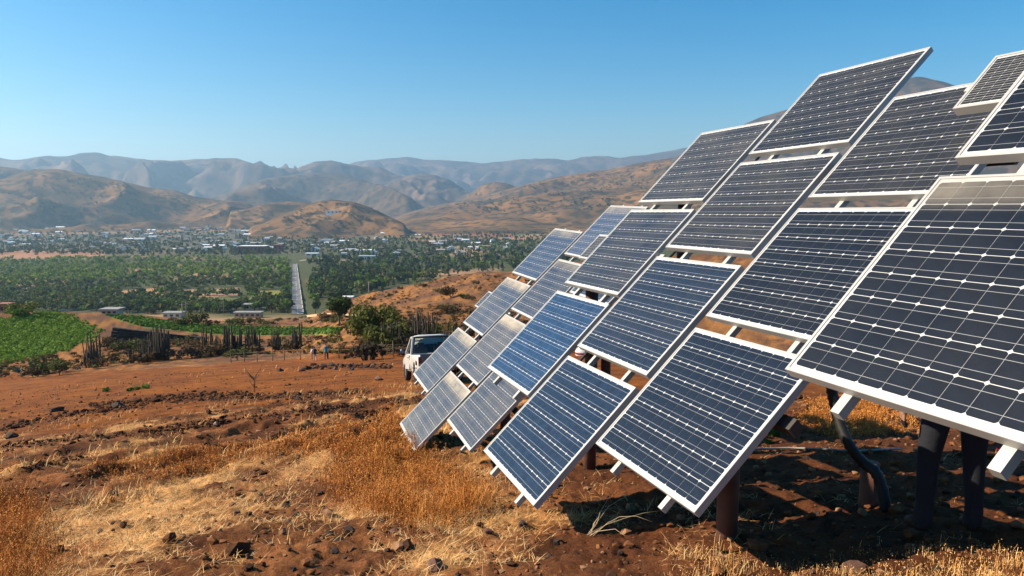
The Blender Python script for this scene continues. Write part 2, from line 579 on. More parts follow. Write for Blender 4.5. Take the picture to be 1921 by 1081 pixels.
def ground_mat():
    m = mat('dry_earth', rough=0.95, var=0.30, scale=3.0, spec=0.1, tint=True)
    nt = m.node_tree
    b = nt.nodes['Principled BSDF']
    tc = [n for n in nt.nodes if n.type == 'TEX_COORD'][0]
    src = b.inputs['Base Color'].links[0].from_socket
    n = nt.nodes.new('ShaderNodeTexNoise'); n.inputs['Scale'].default_value = 38; n.inputs['Detail'].default_value = 6; n.inputs['Roughness'].default_value = 0.7
    nt.links.new(tc.outputs['Object'], n.inputs['Vector'])
    mr = nt.nodes.new('ShaderNodeMapRange'); mr.inputs[1].default_value = 0.3; mr.inputs[2].default_value = 0.72; mr.inputs[3].default_value = 0.55; mr.inputs[4].default_value = 1.5
    nt.links.new(n.outputs[0], mr.inputs[0])
    mx = nt.nodes.new('ShaderNodeMix'); mx.data_type = 'RGBA'; mx.blend_type = 'MULTIPLY'; mx.inputs[0].default_value = 1
    nt.links.new(src, mx.inputs[6]); nt.links.new(mr.outputs[0], mx.inputs[7])
    nt.links.new(mx.outputs[2], b.inputs['Base Color'])
    n2 = nt.nodes.new('ShaderNodeTexNoise'); n2.inputs['Scale'].default_value = 14; n2.inputs['Detail'].default_value = 9; n2.inputs['Roughness'].default_value = 0.72
    nt.links.new(tc.outputs['Object'], n2.inputs['Vector'])
    bp = nt.nodes.new('ShaderNodeBump'); bp.inputs['Strength'].default_value = 0.9; bp.inputs['Distance'].default_value = 0.045
    nt.links.new(n2.outputs[0], bp.inputs['Height']); nt.links.new(bp.outputs[0], b.inputs['Normal'])
    return m


build_ground()


# ------------------------------------------------------------------ hills and mountains
def hill_mat(name, c1, c2, c3, s1, s2):
    """Dry grass slopes with darker scrub in patches and specks."""
    m = bpy.data.materials.new(name)
    m.use_nodes = True
    nt = m.node_tree
    b = nt.nodes['Principled BSDF']
    b.inputs['Roughness'].default_value = 0.95
    b.inputs['Specular IOR Level'].default_value = 0.05
    tc = nt.nodes.new('ShaderNodeTexCoord')
    n1 = nt.nodes.new('ShaderNodeTexNoise'); n1.inputs['Scale'].default_value = s1; n1.inputs['Detail'].default_value = 7; n1.inputs['Roughness'].default_value = 0.6
    n2 = nt.nodes.new('ShaderNodeTexNoise'); n2.inputs['Scale'].default_value = s2; n2.inputs['Detail'].default_value = 4
    nt.links.new(tc.outputs['Object'], n1.inputs['Vector']); nt.links.new(tc.outputs['Object'], n2.inputs['Vector'])
    r1 = nt.nodes.new('ShaderNodeValToRGB')
    r1.color_ramp.elements[0].position = 0.36; r1.color_ramp.elements[0].color = (*c2, 1)
    r1.color_ramp.elements[1].position = 0.62; r1.color_ramp.elements[1].color = (*c1, 1)
    nt.links.new(n1.outputs[0], r1.inputs[0])
    r2 = nt.nodes.new('ShaderNodeMapRange'); r2.inputs[1].default_value = 0.49; r2.inputs[2].default_value = 0.57; r2.inputs[4].default_value = 0.85
    nt.links.new(n2.outputs[0], r2.inputs[0])
    mx = nt.nodes.new('ShaderNodeMix'); mx.data_type = 'RGBA'
    nt.links.new(r2.outputs[0], mx.inputs[0]); nt.links.new(r1.outputs[0], mx.inputs[6]); mx.inputs[7].default_value = (*c3, 1)
    nt.links.new(mx.outputs[2], b.inputs['Base Color'])
    return m


def build_range(name, crest, dist, front, back, zbase, amp, nscale, material, seed, nt_=260, nr=70, shape=1.3, tilt=0.0):
    """A ridge with eroded spurs. crest: (direction, height) pairs of the skyline; front/back: how far its feet reach."""
    cx = np.array([c[0] for c in crest], float); cyy = np.array([c[1] for c in crest], float)
    t0, t1 = math.atan((cx[0] - CX) / F), math.atan((cx[-1] - CX) / F)
    th = np.linspace(t0, t1, nt_)
    px = CX + F * np.tan(th)
    yk = np.interp(px, cx, cyy)
    if dist > 7000: yk = yk - 2.2 * ridged(px * .022 + seed, px * 0, 3, seed + 40, .55) + 1.6
    k = np.ones(5) / 5
    yk = np.convolve(np.pad(yk, 2, 'edge'), k, 'valid')
    D = dist + tilt * (px - px.mean())
    zc = -(yk - 383.0) / F * D * np.cos(th)
    u = np.concatenate([np.linspace(-1, 0, int(nr * 0.72)), np.linspace(0, 1, nr - int(nr * 0.72) + 1)[1:]])
    T, U = np.meshgrid(th, u)
    Dm = np.broadcast_to(D, T.shape); Zc = np.broadcast_to(zc, T.shape)
    rr = np.where(U < 0, Dm + U * front, Dm + U * back)
    X, Y = rr * np.sin(T), rr * np.cos(T)
    rise = np.clip(1 - np.abs(U), 0, 1)
    sh = rise ** shape
    n = ridged(X / (nscale * 1.7) + seed, Y / (nscale * 1.7), 4, seed, 0.36 if dist < 7000 else 0.45)
    n2 = fbm(X / (nscale * 2.6), Y / (nscale * 2.6), 3, seed + 3)
    env = (1 - np.exp(-((U) / (0.16 if dist < 7000 else 0.30)) ** 2)) * sstep(0, 0.25, rise) + 0.045
    Z = zbase + (Zc - zbase) * sh + (1.5 if dist < 7000 else 2.1) * amp * np.clip((Zc - zbase) / (0.45 * (Zc.max() - zbase)), 0, 1) * env * (0.65 * (n - 0.55) + 0.5 * n2)
    cap = Zc * rr / Dm - 0.012 * (Zc - zbase) * (-np.minimum(U, 0)) ** 0.5
    Z = np.where(U < -0.005, np.where(Z > cap, cap - 0.25 * (Z - cap), Z), Z)
    edge = np.minimum(sstep(0, 0.06, (T - t0) / (t1 - t0)), sstep(0, 0.06, (t1 - T) / (t1 - t0)))
    Z = np.where(rise <= 0.001, zbase - 8, Z)
    Z = zbase - 8 + (Z - zbase + 8) * np.clip(edge + 0.02, 0, 1)
    idx = np.arange(T.size).reshape(T.shape)
    Fq = np.stack([idx[:-1, :-1], idx[1:, :-1], idx[1:, 1:], idx[:-1, 1:]], -1).reshape(-1, 4)[:, ::-1]
    me = np_mesh(name, np.stack([X, Y, Z], -1).reshape(-1, 3), Fq, [material], True)
    o = bpy.data.objects.new(name, me)
    link(o)
    o['kind'] = 'structure'
    return o


M['hill_gold'] = hill_mat('dry_grass_hill', (0.245, 0.125, 0.045), (0.075, 0.049, 0.023), (0.035, 0.032, 0.018), 0.0045, 0.024)
M['hill_dark'] = hill_mat('scrub_hill', (0.15, 0.09, 0.048), (0.06, 0.046, 0.03), (0.032, 0.031, 0.021), 0.004, 0.016)
M['mountain'] = hill_mat('bare_mountain', (0.17, 0.11, 0.074), (0.052, 0.043, 0.038), (0.034, 0.033, 0.03), 0.002, 0.007)

build_range('mountain', [(560, 330), (640, 315), (690, 305), (725, 302), (765, 298), (805, 303), (885, 306), (908, 310), (925, 307), (985, 303), (1060, 303), (1115, 293), (1160, 299), (1215, 293), (1290, 282), (1340, 280), (1420, 290), (1500, 330)],
            11800, 2600, 1300, -110, 260, 900, M['mountain'], 3)
build_range('mountain', [(-420, 318), (-300, 300), (-180, 308), (-60, 297), (-5, 297), (45, 304), (95, 297), (145, 296), (168, 289), (180, 291), (193, 288), (212, 295), (236, 296), (260, 301), (300, 304), (345, 305), (400, 303), (440, 298), (485, 308), (530, 317), (570, 318), (620, 328), (700, 350)],
            9200, 2500, 1200, -105, 250, 720, M['mountain'], 5)
build_range('mountain', [(540, 335), (568, 318), (597, 308), (612, 307), (625, 305), (641, 308), (660, 311), (690, 318), (715, 317), (735, 328), (790, 345), (850, 365)],
            8000, 1800, 800, -100, 190, 560, M['mountain'], 8, 200, 60)
build_range('mountain', [(640, 380), (760, 335), (790, 329), (815, 332), (845, 340), (860, 350), (890, 368), (930, 385)], 7200, 1300, 600, -95, 120, 500, M['mountain'], 9, 160, 50)
build_range('hill', [(330, 400), (400, 372), (440, 358), (500, 338), (560, 328), (620, 326), (660, 330), (700, 345), (735, 352), (775, 372), (800, 390)],
            6600, 1700, 700, -98, 150, 520, M['hill_dark'], 12)
build_range('hill', [(-340, 340), (-200, 318), (-80, 312), (0, 313), (45, 318), (90, 326), (160, 345), (240, 370), (330, 395)],
            5400, 1100, 600, -98, 120, 420, M['hill_dark'], 14)
build_range('hill', [(-480, 372), (-300, 350), (-160, 345), (-60, 345), (20, 337), (70, 325), (105, 320), (120, 320), (160, 328), (200, 334), (230, 340), (290, 354), (330, 357), (370, 369), (420, 377), (455, 378), (490, 388), (540, 402)],
            4300, 1250, 500, -103, 82, 430, M['hill_gold'], 17, 320, 90, 1.5)
build_range('hill', [(860, 380), (885, 362), (905, 348), (925, 343), (950, 345), (970, 352), (990, 366), (1020, 382)], 5600, 700, 400, -93, 60, 300, M['hill_gold'], 20, 120, 40)
build_range('hill', [(420, 405), (470, 392), (510, 380), (560, 378), (610, 384), (660, 400)], 3500, 500, 350, -104, 40, 240, M['hill_gold'], 22, 120, 40)
build_range('hill', [(455, 432), (500, 418), (540, 400), (570, 388), (600, 378), (630, 375), (665, 379), (690, 386), (715, 397), (745, 412), (775, 428)],
            2750, 520, 300, -106, 34, 190, M['hill_gold'], 25, 200, 70, 1.15)
build_range('hill', [(700, 410), (780, 394), (860, 378), (940, 360), (985, 347), (1040, 334), (1095, 326), (1150, 318), (1190, 309), (1225, 303), (1290, 294), (1400, 285), (1600, 300), (1900, 330), (2300, 380)],
            5200, 2700, 1100, -100, 62, 520, M['hill_gold'], 28, 320, 110, 1.25, 0.0)
build_range('mountain', [(1000, 392), (1120, 350), (1230, 312), (1290, 284), (1350, 254), (1420, 224), (1470, 209), (1560, 188), (1640, 165), (1690, 153), (1706, 151), (1725, 157), (1750, 162), (1850, 200), (2000, 235), (2300, 300), (2600, 360)],
            5600, 2000, 900, -90, 150, 520, M['hill_dark'], 31, 300, 90)

# air: pale haze over the whole valley
hb = MB().box((0, 0, 350), (64000, 64000, 1180)).obj('haze', [])
hm = bpy.data.materials.new('haze_air')
hm.use_nodes = True
hm.node_tree.nodes.clear()
ho = hm.node_tree.nodes.new('ShaderNodeOutputMaterial')
hv = hm.node_tree.nodes.new('ShaderNodeVolumePrincipled')
hv.inputs['Color'].default_value = (0.50, 0.76, 1.0, 1)
hv.inputs['Density'].default_value = 8.0e-5
hv.inputs['Anisotropy'].default_value = 0.45
hm.node_tree.links.new(hv.outputs[0], ho.inputs['Volume'])
hb.data.materials.append(hm)
hb['kind'] = 'stuff'


# ------------------------------------------------------------------ solar arrays
PW, PH = 1.185, 1.080            # one module
GU, GV, STAG = 0.0774, 0.1118, 0.5924
ST = PW + GU
FR, FD = 0.014, 0.045            # visible frame lip, frame depth
NU, NV = 11, 8


def octagon(w, h, c):
    return [(-w + c, -h), (w - c, -h), (w, -h + c), (w, h - c), (w - c, h), (-w + c, h), (-w, h - c), (-w, -h + c)]


def module_parts(w, h, nu, nv, mu, mv, gu, gv, cham, nbus):
    """Meshes of one module, its lower corner at the origin, the glass facing +Z."""
    d = {}
    d['back'] = MB().box((w / 2, h / 2, -0.006), (w - 0.012, h - 0.012, 0.004)).mesh('backsheet', [M['back']])
    f = MB()
    lip = FR
    outer = [(0, 0), (w, 0), (w, h), (0, h)]
    inner = [(lip, lip), (w - lip, lip), (w - lip, h - lip), (lip, h - lip)]
    zt, zb, b = 0.0, -FD, 0.0012
    oc = [(b, b), (w - b, b), (w - b, h - b), (b, h - b)]
    P = [(x, y, zb) for x, y in outer] + [(x, y, zt - b) for x, y in outer] + [(x, y, zt) for x, y in oc] + [(x, y, zt) for x, y in inner] + [(x, y, -0.008) for x, y in inner] + [(x, y, zb) for x, y in inner]
    Q = []
    for i in range(4):
        j = (i + 1) % 4
        for lv in range(4): Q.append((lv * 4 + i, lv * 4 + j, lv * 4 + 4 + j, lv * 4 + 4 + i))
        Q.append((i, 20 + i, 20 + j, j))
        Q.append((16 + i, 16 + j, 20 + j, 20 + i))
    f.add(P, Q)
    d['frame'] = f.mesh('module_frame', [M['frame']])
    pu, pv = (w - 2 * mu) / nu, (h - 2 * mv) / nv
    cw, ch = (pu - gu) / 2, (pv - gv) / 2
    oct_ = octagon(cw, ch, cham)
    cverts = [(x, y, -0.0038) for x, y in oct_] + [(x, y, -0.0030) for x, y in oct_]
    cf = [tuple(range(8, 16))] + [(i, (i + 1) % 8, 8 + (i + 1) % 8, 8 + i) for i in range(8)]
    d['cell'] = MB().add(cverts, cf).mesh('cell', [M['cell']])
    pos = [(mu + (i + .5) * pu, mv + (j + .5) * pv) for j in range(nv) for i in range(nu)]
    d['pos'] = pos
    g = MB()
    for cx_, cy_ in pos: g.add([(x + cx_, y + cy_, z) for x, y, z in cverts], cf)
    d['cells'] = g.mesh('cell_layer', [M['cell']])
    L = w - 2 * mu
    bx = MB().box((0, 0, -0.0026), (L, 0.0016, 0.0006))
    d['bus'] = bx.mesh('busbar', [M['busbar']])
    bp = []
    for j in range(nv):
        for k in range(nbus):
            bp.append((w / 2, mv + (j + (k + 1 + (0.0 if nbus == 1 else (-0.24 if k == 0 else 0.24))) / (nbus + 1)) * pv))
    d['buspos'] = bp
    g = MB()
    for x, y in bp: g.box((x, y, -0.0026), (L, 0.0016, 0.0006))
    d['buses'] = g.mesh('busbar_layer', [M['busbar']])
    d['glass'] = MB().add([(lip, lip, -0.0015), (w - lip, lip, -0.0015), (w - lip, h - lip, -0.0015), (lip, h - lip, -0.0015)], [(0, 1, 2, 3)]).mesh('module_glass', [M['glass']])
    return d


BIG = module_parts(PW, PH, NU, NV, 0.027, 0.034, 0.0019, 0.0034, 0.0080, 2)
SMALL = module_parts(0.236, 0.357, 4, 9, 0.020, 0.024, 0.0022, 0.0030, 0.0016, 1)


def add_module(arr, Mx, d, dust, band, single, label=None, blue=0.0):
    ccol = tuple(a + (b - a) * blue for a, b in zip((.0032, .0046, .0085), (.016, .050, .125))) + (1,)
    p = bpy.data.objects.new('solar_panel', d['back'])
    link(p, arr)
    p.matrix_local = Mx
    if label: p['label'] = label
    link(bpy.data.objects.new('frame', d['frame']), p)
    g = bpy.data.objects.new('glass', d['glass'])
    g.color = (dust, band, 0, 1)
    link(g, p)
    if single:
        for x, y in d['pos']:
            c = bpy.data.objects.new('cell', d['cell'])
            c.location = (x, y, 0)
            c.color = ccol
            link(c, p)
        for x, y in d['buspos']:
            c = bpy.data.objects.new('busbar', d['bus'])
            c.location = (x, y, 0)
            link(c, p)
    else:
        c = bpy.data.objects.new('cell_layer', d['cells']); link(c, p); c['kind'] = 'stuff'; c.color = ccol
        c = bpy.data.objects.new('busbar_layer', d['buses']); link(c, p); c['kind'] = 'stuff'
    return p


def array_axes(a, t, e):
    u0 = Vector((math.cos(a), math.sin(a), 0)); nh = Vector((math.sin(a), -math.cos(a), 0)); z0 = Vector((0, 0, 1))
    u = u0 * math.cos(e) + z0 * math.sin(e)
    z1 = z0 * math.cos(e) - u0 * math.sin(e)
    v = -nh * math.cos(t) + z1 * math.sin(t)
    return u, v, u.cross(v)


ARR = [
    dict(a=-1.2365, t=0.79376, e=0.0033, o=(1.1120, 1.4273, -1.0728)),
    dict(a=-1.2396, t=0.77545, e=0.0121, o=(-0.2408, 5.6927, -2.0492)),
    dict(a=-1.2551, t=0.76154, e=-0.0152, o=(-1.6678, 10.1311, -3.2313)),
]
LABELS = ["nearest solar array with the biggest black modules, a person standing behind it",
          "middle solar array of ten white framed dark blue modules in staggered columns",
          "farthest solar array with pale bluish dusty modules beside the white pickup"]
DUST = {('X', 0): .012, ('X', 1): .055, ('X', 2): .072, ('Y', 0): .010, ('Y', 1): .022, ('Y', 2): .052, ('Y', 3): .042, ('Z', 0): .008, ('Z', 1): .012, ('Z', 2): .042}
BLUE = [{}, {('X', 0): .85, ('Y', 0): .33, ('Z', 0): .14, ('Y', 1): .26, ('Z', 1): .05, ('X', 1): .20, ('X', 2): .10, ('Y', 2): .08},
        {('X', 0): .45, ('X', 1): .55, ('X', 2): .75, ('Y', 0): .4, ('Y', 1): .5, ('Y', 2): .45, ('Y', 3): 1.0, ('Z', 0): .45, ('Z', 1): .5, ('Z', 2): .5}]
SINGLE = {0: {('X', 0), ('X', 1)}, 1: {('Z', 0), ('Z', 1), ('Y', 1)}, 2: set()}


def build_array(i):
    q = ARR[i]
    u, v, n = array_axes(q['a'], q['t'], q['e'])
    o = Vector(q['o'])
    ctr = o + u * (PW / 2) + v * 2.33
    base = Vector((ctr.x, ctr.y, gz(ctr.x, ctr.y)))
    arr = empty('solar_array', base)
    tag(arr, LABELS[i], 'solar array', 'tilted solar arrays stepping down the slope')
    B = Matrix(((u.x, v.x, n.x), (u.y, v.y, n.y), (u.z, v.z, n.z))).to_4x4()

    def at(lu, lv, ln=0.0): return o + u * lu + v * lv + n * ln - base
    cols = {'X': (-ST, STAG, 3), 'Y': (0.0, 0.0, 4), 'Z': (ST, STAG, 3)}
    for c, (u0, v0, k) in cols.items():
        for j in range(k):
            d = DUST[(c, j)]
            band = 0.0
            if i == 2: d = {'X': .12, 'Y': .16, 'Z': .12}[c] * (0.55 if j > 1 else 1); band = 0.45 if j < 2 else 0.2
            if i == 0: d = 0.014; band = 0.30 if (c, j) == ('X', 0) else 0.0
            if i == 1 and c == 'X' and j == 0: d = .012
            add_module(arr, Matrix.Translation(at(u0, v0 + j * (PH + GV))) @ B, BIG, d, band, (c, j) in SINGLE[i], None, BLUE[i].get((c, j), .05))
    add_module(arr, Matrix.Translation(at(-ST - 0.2381, 2.1402, -0.012)) @ B, SMALL, .05, 0.1, False, 'small panel with narrow cells at the outer edge')
    # rails under every column, in pairs
    rn = -FD - 0.021
    for c, (u0, v0, k) in cols.items():
        for fr in (0.25, 0.75):
            MB().bar(at(u0 + fr * PW, v0 - 0.085, rn), at(u0 + fr * PW, v0 + k * (PH + GV) - GV + 0.06, rn), 0.04, 0.04, n, 0).obj('rail', M['rail'], arr)
    MB().bar(at(-ST - 0.30, 2.32, rn), at(0.0, 2.32, rn), 0.03, 0.04, n).obj('rail', M['rail'], arr)
    # cross beams and pipe posts
    bn = -FD - 0.045 - 0.04
    for lv in (1.30, 1.96, 3.42):
        MB().bar(at(-ST - 0.05, lv, bn), at(ST + PW + 0.05, lv, bn), 0.075, 0.075, n).obj('cross_beam', M['darksteel'], arr)
    for lu, lv in (((1.93, 1.30), (-1.05, 1.96), (1.59, 3.42), (-1.0, 3.42)) if i else ((1.84, 0.99), (1.59, 3.42), (-0.2, 3.42))):
        tpt = at(lu, lv, bn)
        wx, wy = tpt.x + base.x, tpt.y + base.y
        short = i == 1 and (lu, lv) == (1.59, 3.42)
        MB().tube([(tpt.x, tpt.y, gz(wx, wy) - base.z - 0.3), (tpt.x, tpt.y, gz(wx, wy) - base.z + .34 if short else tpt.z)], 0.066, 14).obj('post', M['rust'], arr, True)
    # junction boxes on the module backs and a loom of leads
    jb = MB()
    jb.box((0, 0, 0), (0.14, 0.10, 0.03))
    jm = jb.mesh('junction_box', [M['black']])
    for c, (u0, v0, k) in cols.items():
        for j in range(k):
            x = bpy.data.objects.new('junction_box', jm)
            link(x, arr)
            x.matrix_local = Matrix.Translation(at(u0 + PW / 2, v0 + j * (PH + GV) + PH * .9, -0.024)) @ B
    pts = [at(-0.02 + 0.03 * math.sin(t * 3), 0.6 + t * 0.55, -0.09 - 0.04 * abs(math.sin(t * 2))) for t in range(7)]
    MB().tube(pts, 0.012, 6).obj('cable_loom', M['black'], arr, True)
    return arr, at, base


ARRAYS = [build_array(i) for i in range(3)]


# ------------------------------------------------------------------ trees and shrubs
LEAF = {}
for nm, c in (('dark', (0.040, 0.062, 0.015)), ('olive', (0.092, 0.100, 0.022)), ('green', (0.085, 0.145, 0.017)), ('lime', (0.175, 0.235, 0.020)), ('pepper', (0.150, 0.160, 0.030)), ('brown', (0.085, 0.052, 0.024)), ('pine', (0.026, 0.042, 0.018))):
    LEAF[nm] = leaf_mat('foliage_' + nm, c)
LEAF['bristle'] = leaf_mat('foliage_bristle', (0.040, 0.030, 0.018))
LEAF['drygrass'] = leaf_mat('foliage_drygrass', (0.36, 0.17, 0.05))
M['bark'] = mat('bark', (0.09, 0.06, 0.04), 0.9, 0, 0.3, 6)


def leaf_cloud(n, lobes, size, rng):
    """Many small leaf sprays spread through a few uneven lobes; returns quads."""
    V, Q = [], []
    wts = np.array([l[3] * l[4] * l[5] for l in lobes]) ** 0.7
    pick = rng.choice(len(lobes), n, p=wts / wts.sum())
    d = rng.normal(size=(n, 3)); d /= np.linalg.norm(d, axis=1)[:, None]
    rad = rng.random(n) ** 0.42
    L = np.array(lobes)[pick]
    P = L[:, :3] + d * rad[:, None] * L[:, 3:6]
    nn = d + rng.normal(size=(n, 3)) * 0.7
    nn /= np.linalg.norm(nn, axis=1)[:, None]
    a = np.cross(nn, rng.normal(size=(n, 3))); a /= np.linalg.norm(a, axis=1)[:, None]
    b = np.cross(nn, a)
    sz = size * (0.6 + 0.8 * rng.random(n))[:, None]
    q = np.stack([P - a * sz - b * sz * .6, P + a * sz - b * sz * .7, P + a * sz * .8 + b * sz * .6, P - a * sz * .7 + b * sz * .7], 1)
    return q.reshape(-1, 3), np.arange(4 * n).reshape(n, 4)


def tree_meshes(kind, n, seed, hgt=1.0):
    """Unit-height tree: (crown mesh, trunk mesh)."""
    rng = np.random.default_rng(seed)
    if kind == 'cone':
        lobes = [(rng.normal() * .02, rng.normal() * .02, z, .23 * (1.06 - z) + .02, .23 * (1.06 - z) + .02, .11) for z in np.linspace(.14, .97, 9)]
        size = .045
    elif kind == 'column':
        lobes = [(rng.normal() * .01, rng.normal() * .01, z, .11 * (1.08 - z * .7), .11 * (1.08 - z * .7), .12) for z in np.linspace(.12, .92, 8)]
        size = .035
    elif kind == 'shrub':
        lobes = [(rng.uniform(-.5, .5), rng.uniform(-.5, .5), rng.uniform(.30, .60), rng.uniform(.22, .42), rng.uniform(.22, .42), rng.uniform(.20, .38)) for _ in range(7)]
        size = .05
    else:
        lobes = [(0, 0, .62, .34, .34, .30)] + [(rng.uniform(-.32, .32), rng.uniform(-.32, .32), rng.uniform(.42, .82), rng.uniform(.13, .24), rng.uniform(.13, .24), rng.uniform(.11, .2)) for _ in range(8)]
        size = .05
    V, Q = leaf_cloud(n, lobes, size * (600 / max(n, 60)) ** .33, rng)
    V[:, 2] = np.clip(V[:, 2], .02, None)
    crown = (V, Q)
    t = MB()
    th = .5 if kind != 'shrub' else .35
    t.tube([(0, 0, -.05), (rng.normal() * .01, rng.normal() * .01, th * .5), (rng.normal() * .03, rng.normal() * .03, th)], [.035, .026, .014], 6)
    for k in range(3 if kind in ('cone', 'column') else 5):
        a = rng.uniform(0, 6.28)
        l = rng.uniform(.12, .28)
        z0 = rng.uniform(.25, .45) if kind != 'shrub' else .1
        t.tube([(0, 0, z0), (math.cos(a) * l * .6, math.sin(a) * l * .6, z0 + .13), (math.cos(a) * l, math.sin(a) * l, z0 + .27)], [.016, .010, .004], 5)
    return crown, t


def make_tree_proto(kind, n, seed, leaf):
    (V, Q), t = tree_meshes(kind, n, seed)
    return np_mesh('crown', V, Q, [LEAF[leaf]]), t.mesh('trunk', [M['bark']], True)


TREES = {}


def proto(kind, n, seed, leaf):
    k = (kind, n, seed, leaf)
    if k not in TREES: TREES[k] = make_tree_proto(*k)
    return TREES[k]


def plant(name, loc, h, wdt, kind, n, seed, leaf, label, cat='tree', group=None, rz=None):
    c, t = proto(kind, n, seed, leaf)
    e = empty(name, loc, (0, 0, random.uniform(0, 6.28) if rz is None else rz))
    e.scale = (h * wdt, h * wdt, h)
    tag(e, label, cat, group)
    link(bpy.data.objects.new('crown', c), e)
    link(bpy.data.objects.new('trunk', t), e)
    return e


# single trees and shrubs near the fence and on the spur: (direction, row of the foot, height in rows, width, kind, leaves, colour, label)
p = hit(637, 611)
plant('tree', p, 60 / F * p.length, .95, 'round', 1500, 3, 'dark', 'dark round tree standing alone beyond the narrow green field', 'tree')
p = hit(700, 655)
plant('pepper_tree', p, 92 / F * p.length, .82, 'shrub', 3200, 4, 'pepper', 'bright yellowish green bushy tree beside the tall cacti', 'tree')
p = hit(728, 662)
plant('pepper_tree', p, 76 / F * p.length, .8, 'shrub', 2000, 5, 'olive', 'low olive green tree between the bright bushy tree and the cacti', 'tree')
for i, (a, b, h, wd, lf, lab) in enumerate((
        (92, 700, 34, 1.2, 'olive', 'dark shrub at the edge of the red track below the crop field'),
        (112, 704, 26, .8, 'olive', 'narrow dark shrub at the edge of the red track'),
        (62, 708, 20, .9, 'brown', 'brownish shrub at the verge next to the blue agave'),
        (42, 590, 26, 1.3, 'olive', 'round tree at the top corner of the crop field'),
        (25, 594, 18, 1.4, 'green', 'small green tree at the top corner of the crop field'),
        (445, 676, 26, 1.3, 'olive', 'dark shrub in the dry grass in front of the cactus hedge'),
        (210, 655, 22, 1.5, 'brown', 'brown scrub at the foot of the dark bank'),
        (238, 660, 26, 1.4, 'olive', 'olive scrub at the foot of the dark bank'),
        (390, 668, 34, 1.5, 'brown', 'low brown thicket between two cactus clumps'),
        (360, 672, 24, 1.6, 'brown', 'brown thorny scrub on the open bank'),
        (778, 640, 62, .85, 'brown', 'tall brown thorny bush rising behind the cacti and the pickup'),
        (818, 640, 44, 1.1, 'olive', 'olive bush between the pickup cab and the fan shaped cactus'),
        (756, 668, 30, 1.2, 'brown', 'low brown bush at the foot of the cacti beside the pickup'),
        (846, 560, 26, 1.1, 'brown', 'dark brown bush on the slope above the pickup'),
        (345, 612, 22, 1.2, 'olive', 'dark bush behind the green strip of field'),
        (372, 607, 26, 1.0, 'olive', 'tall dark bush by the long shed'))):
    p = hit(a, b)
    plant('shrub', p, h / F * p.length, wd, 'shrub', 700, 20 + i % 4, lf, lab, 'shrub')

# scrub dotted over the golden spur behind the pickup
k = 0
tries = 0
while k < 90 and tries < 900:
    tries += 1
    a, b = random.uniform(590, 1240), random.uniform(520, 650)
    p = hit(a, b)
    if p is None or not 60 < p.length < 245: continue
    if a < 700 and b > 600: continue
    k += 1
    plant('scrub_bush', p, random.uniform(.7, 1.7), random.uniform(.9, 1.5), 'shrub', 260, 30 + k % 3, random.choice(['brown', 'olive', 'brown', 'dark']),
          'dry scrub bush on the golden hillside behind the pickup', 'shrub', 'scrub bushes on the golden hillside')
k = 0
tries = 0
while k < 34 and tries < 500:
    tries += 1
    a, b = random.uniform(300, 640), random.uniform(596, 612)
    p = hit(a, b)
    if p is None or not 120 < p.length < 420 or inpoly(np.array(a), np.array(b), FIELD_B): continue
    k += 1
    plant('scrub_bush', p, random.uniform(1.2, 2.4), random.uniform(1.0, 1.6), 'shrub', 200, 33 + k % 3, random.choice(['brown', 'olive', 'brown']),
          'low bush on the dry ground beyond the green strip', 'shrub', 'low bushes beyond the green strip')


# ------------------------------------------------------------------ candelabra cacti
M['cactus'] = mat('cactus_skin', (0.040, 0.032, 0.020), 0.85, 0, 0.35, 3, bump=0.3)


def cactus_mesh(n, h, spread, seed):
    rng = np.random.default_rng(seed)
    out = []
    for i in range(n):
        a, d = rng.uniform(0, 6.28), spread * math.sqrt(rng.random())
        bx, by = math.cos(a) * d * .8, math.sin(a) * d * .8
        hh = h * rng.uniform(.32, 1.0)
        r = rng.uniform(.048, .08) * (1.35 if h > 4.5 else 1)
        tx, ty = math.cos(a) * d, math.sin(a) * d
        pts = [(bx * .6, by * .6, -.2), (bx + (tx - bx) * .6, by + (ty - by) * .6, hh * .25), (tx, ty, hh * .6), (tx + rng.normal() * .05, ty + rng.normal() * .05, hh * .96), (tx, ty, hh)]
        m = MB()
        base = len(m.v)
        m.tube(pts, [r * .8, r, r * 1.05, r * .95, r * .35], 12)
        for q in range(5):           # ribs: every other vertex pushed in
            for kk in range(0, 12, 2):
                v = Vector(m.v[base + q * 12 + kk]); c = Vector(pts[q])
                m.v[base + q * 12 + kk] = tuple(c + (v - c) * .78)
        out.append(m)
    return out


CACTI = [  # foot (direction, row), height in rows, arms, spread
    (168, 690, 44, 7, .8), (175, 684, 50, 10, 1.4), (248, 682, 26, 5, .5), (275, 680, 44, 11, 1.3), (296, 676, 62, 14, 1.4), (312, 676, 60, 12, 1.2),
    (390, 664, 50, 10, 1.0), (412, 666, 38, 12, 1.2), (432, 664, 58, 13, 1.2), (446, 663, 48, 11, 1.0), (474, 662, 50, 15, 1.4),
    (520, 657, 42, 12, 1.2), (558, 656, 50, 13, 1.0), (745, 662, 60, 16, 2.2), (775, 656, 52, 14, 2.0), (795, 650, 66, 18, 1.9), (855, 648, 55, 14, 2.0), (690, 676, 30, 6, 1.0)]
DESC = ['slender', 'open', 'small', 'spreading', 'tall crowded', 'dense', 'upright', 'low', 'tall', 'compact', 'broad', 'leaning', 'solitary tall', 'wide dark', 'thin stemmed', 'big fan shaped', 'half hidden', 'short']
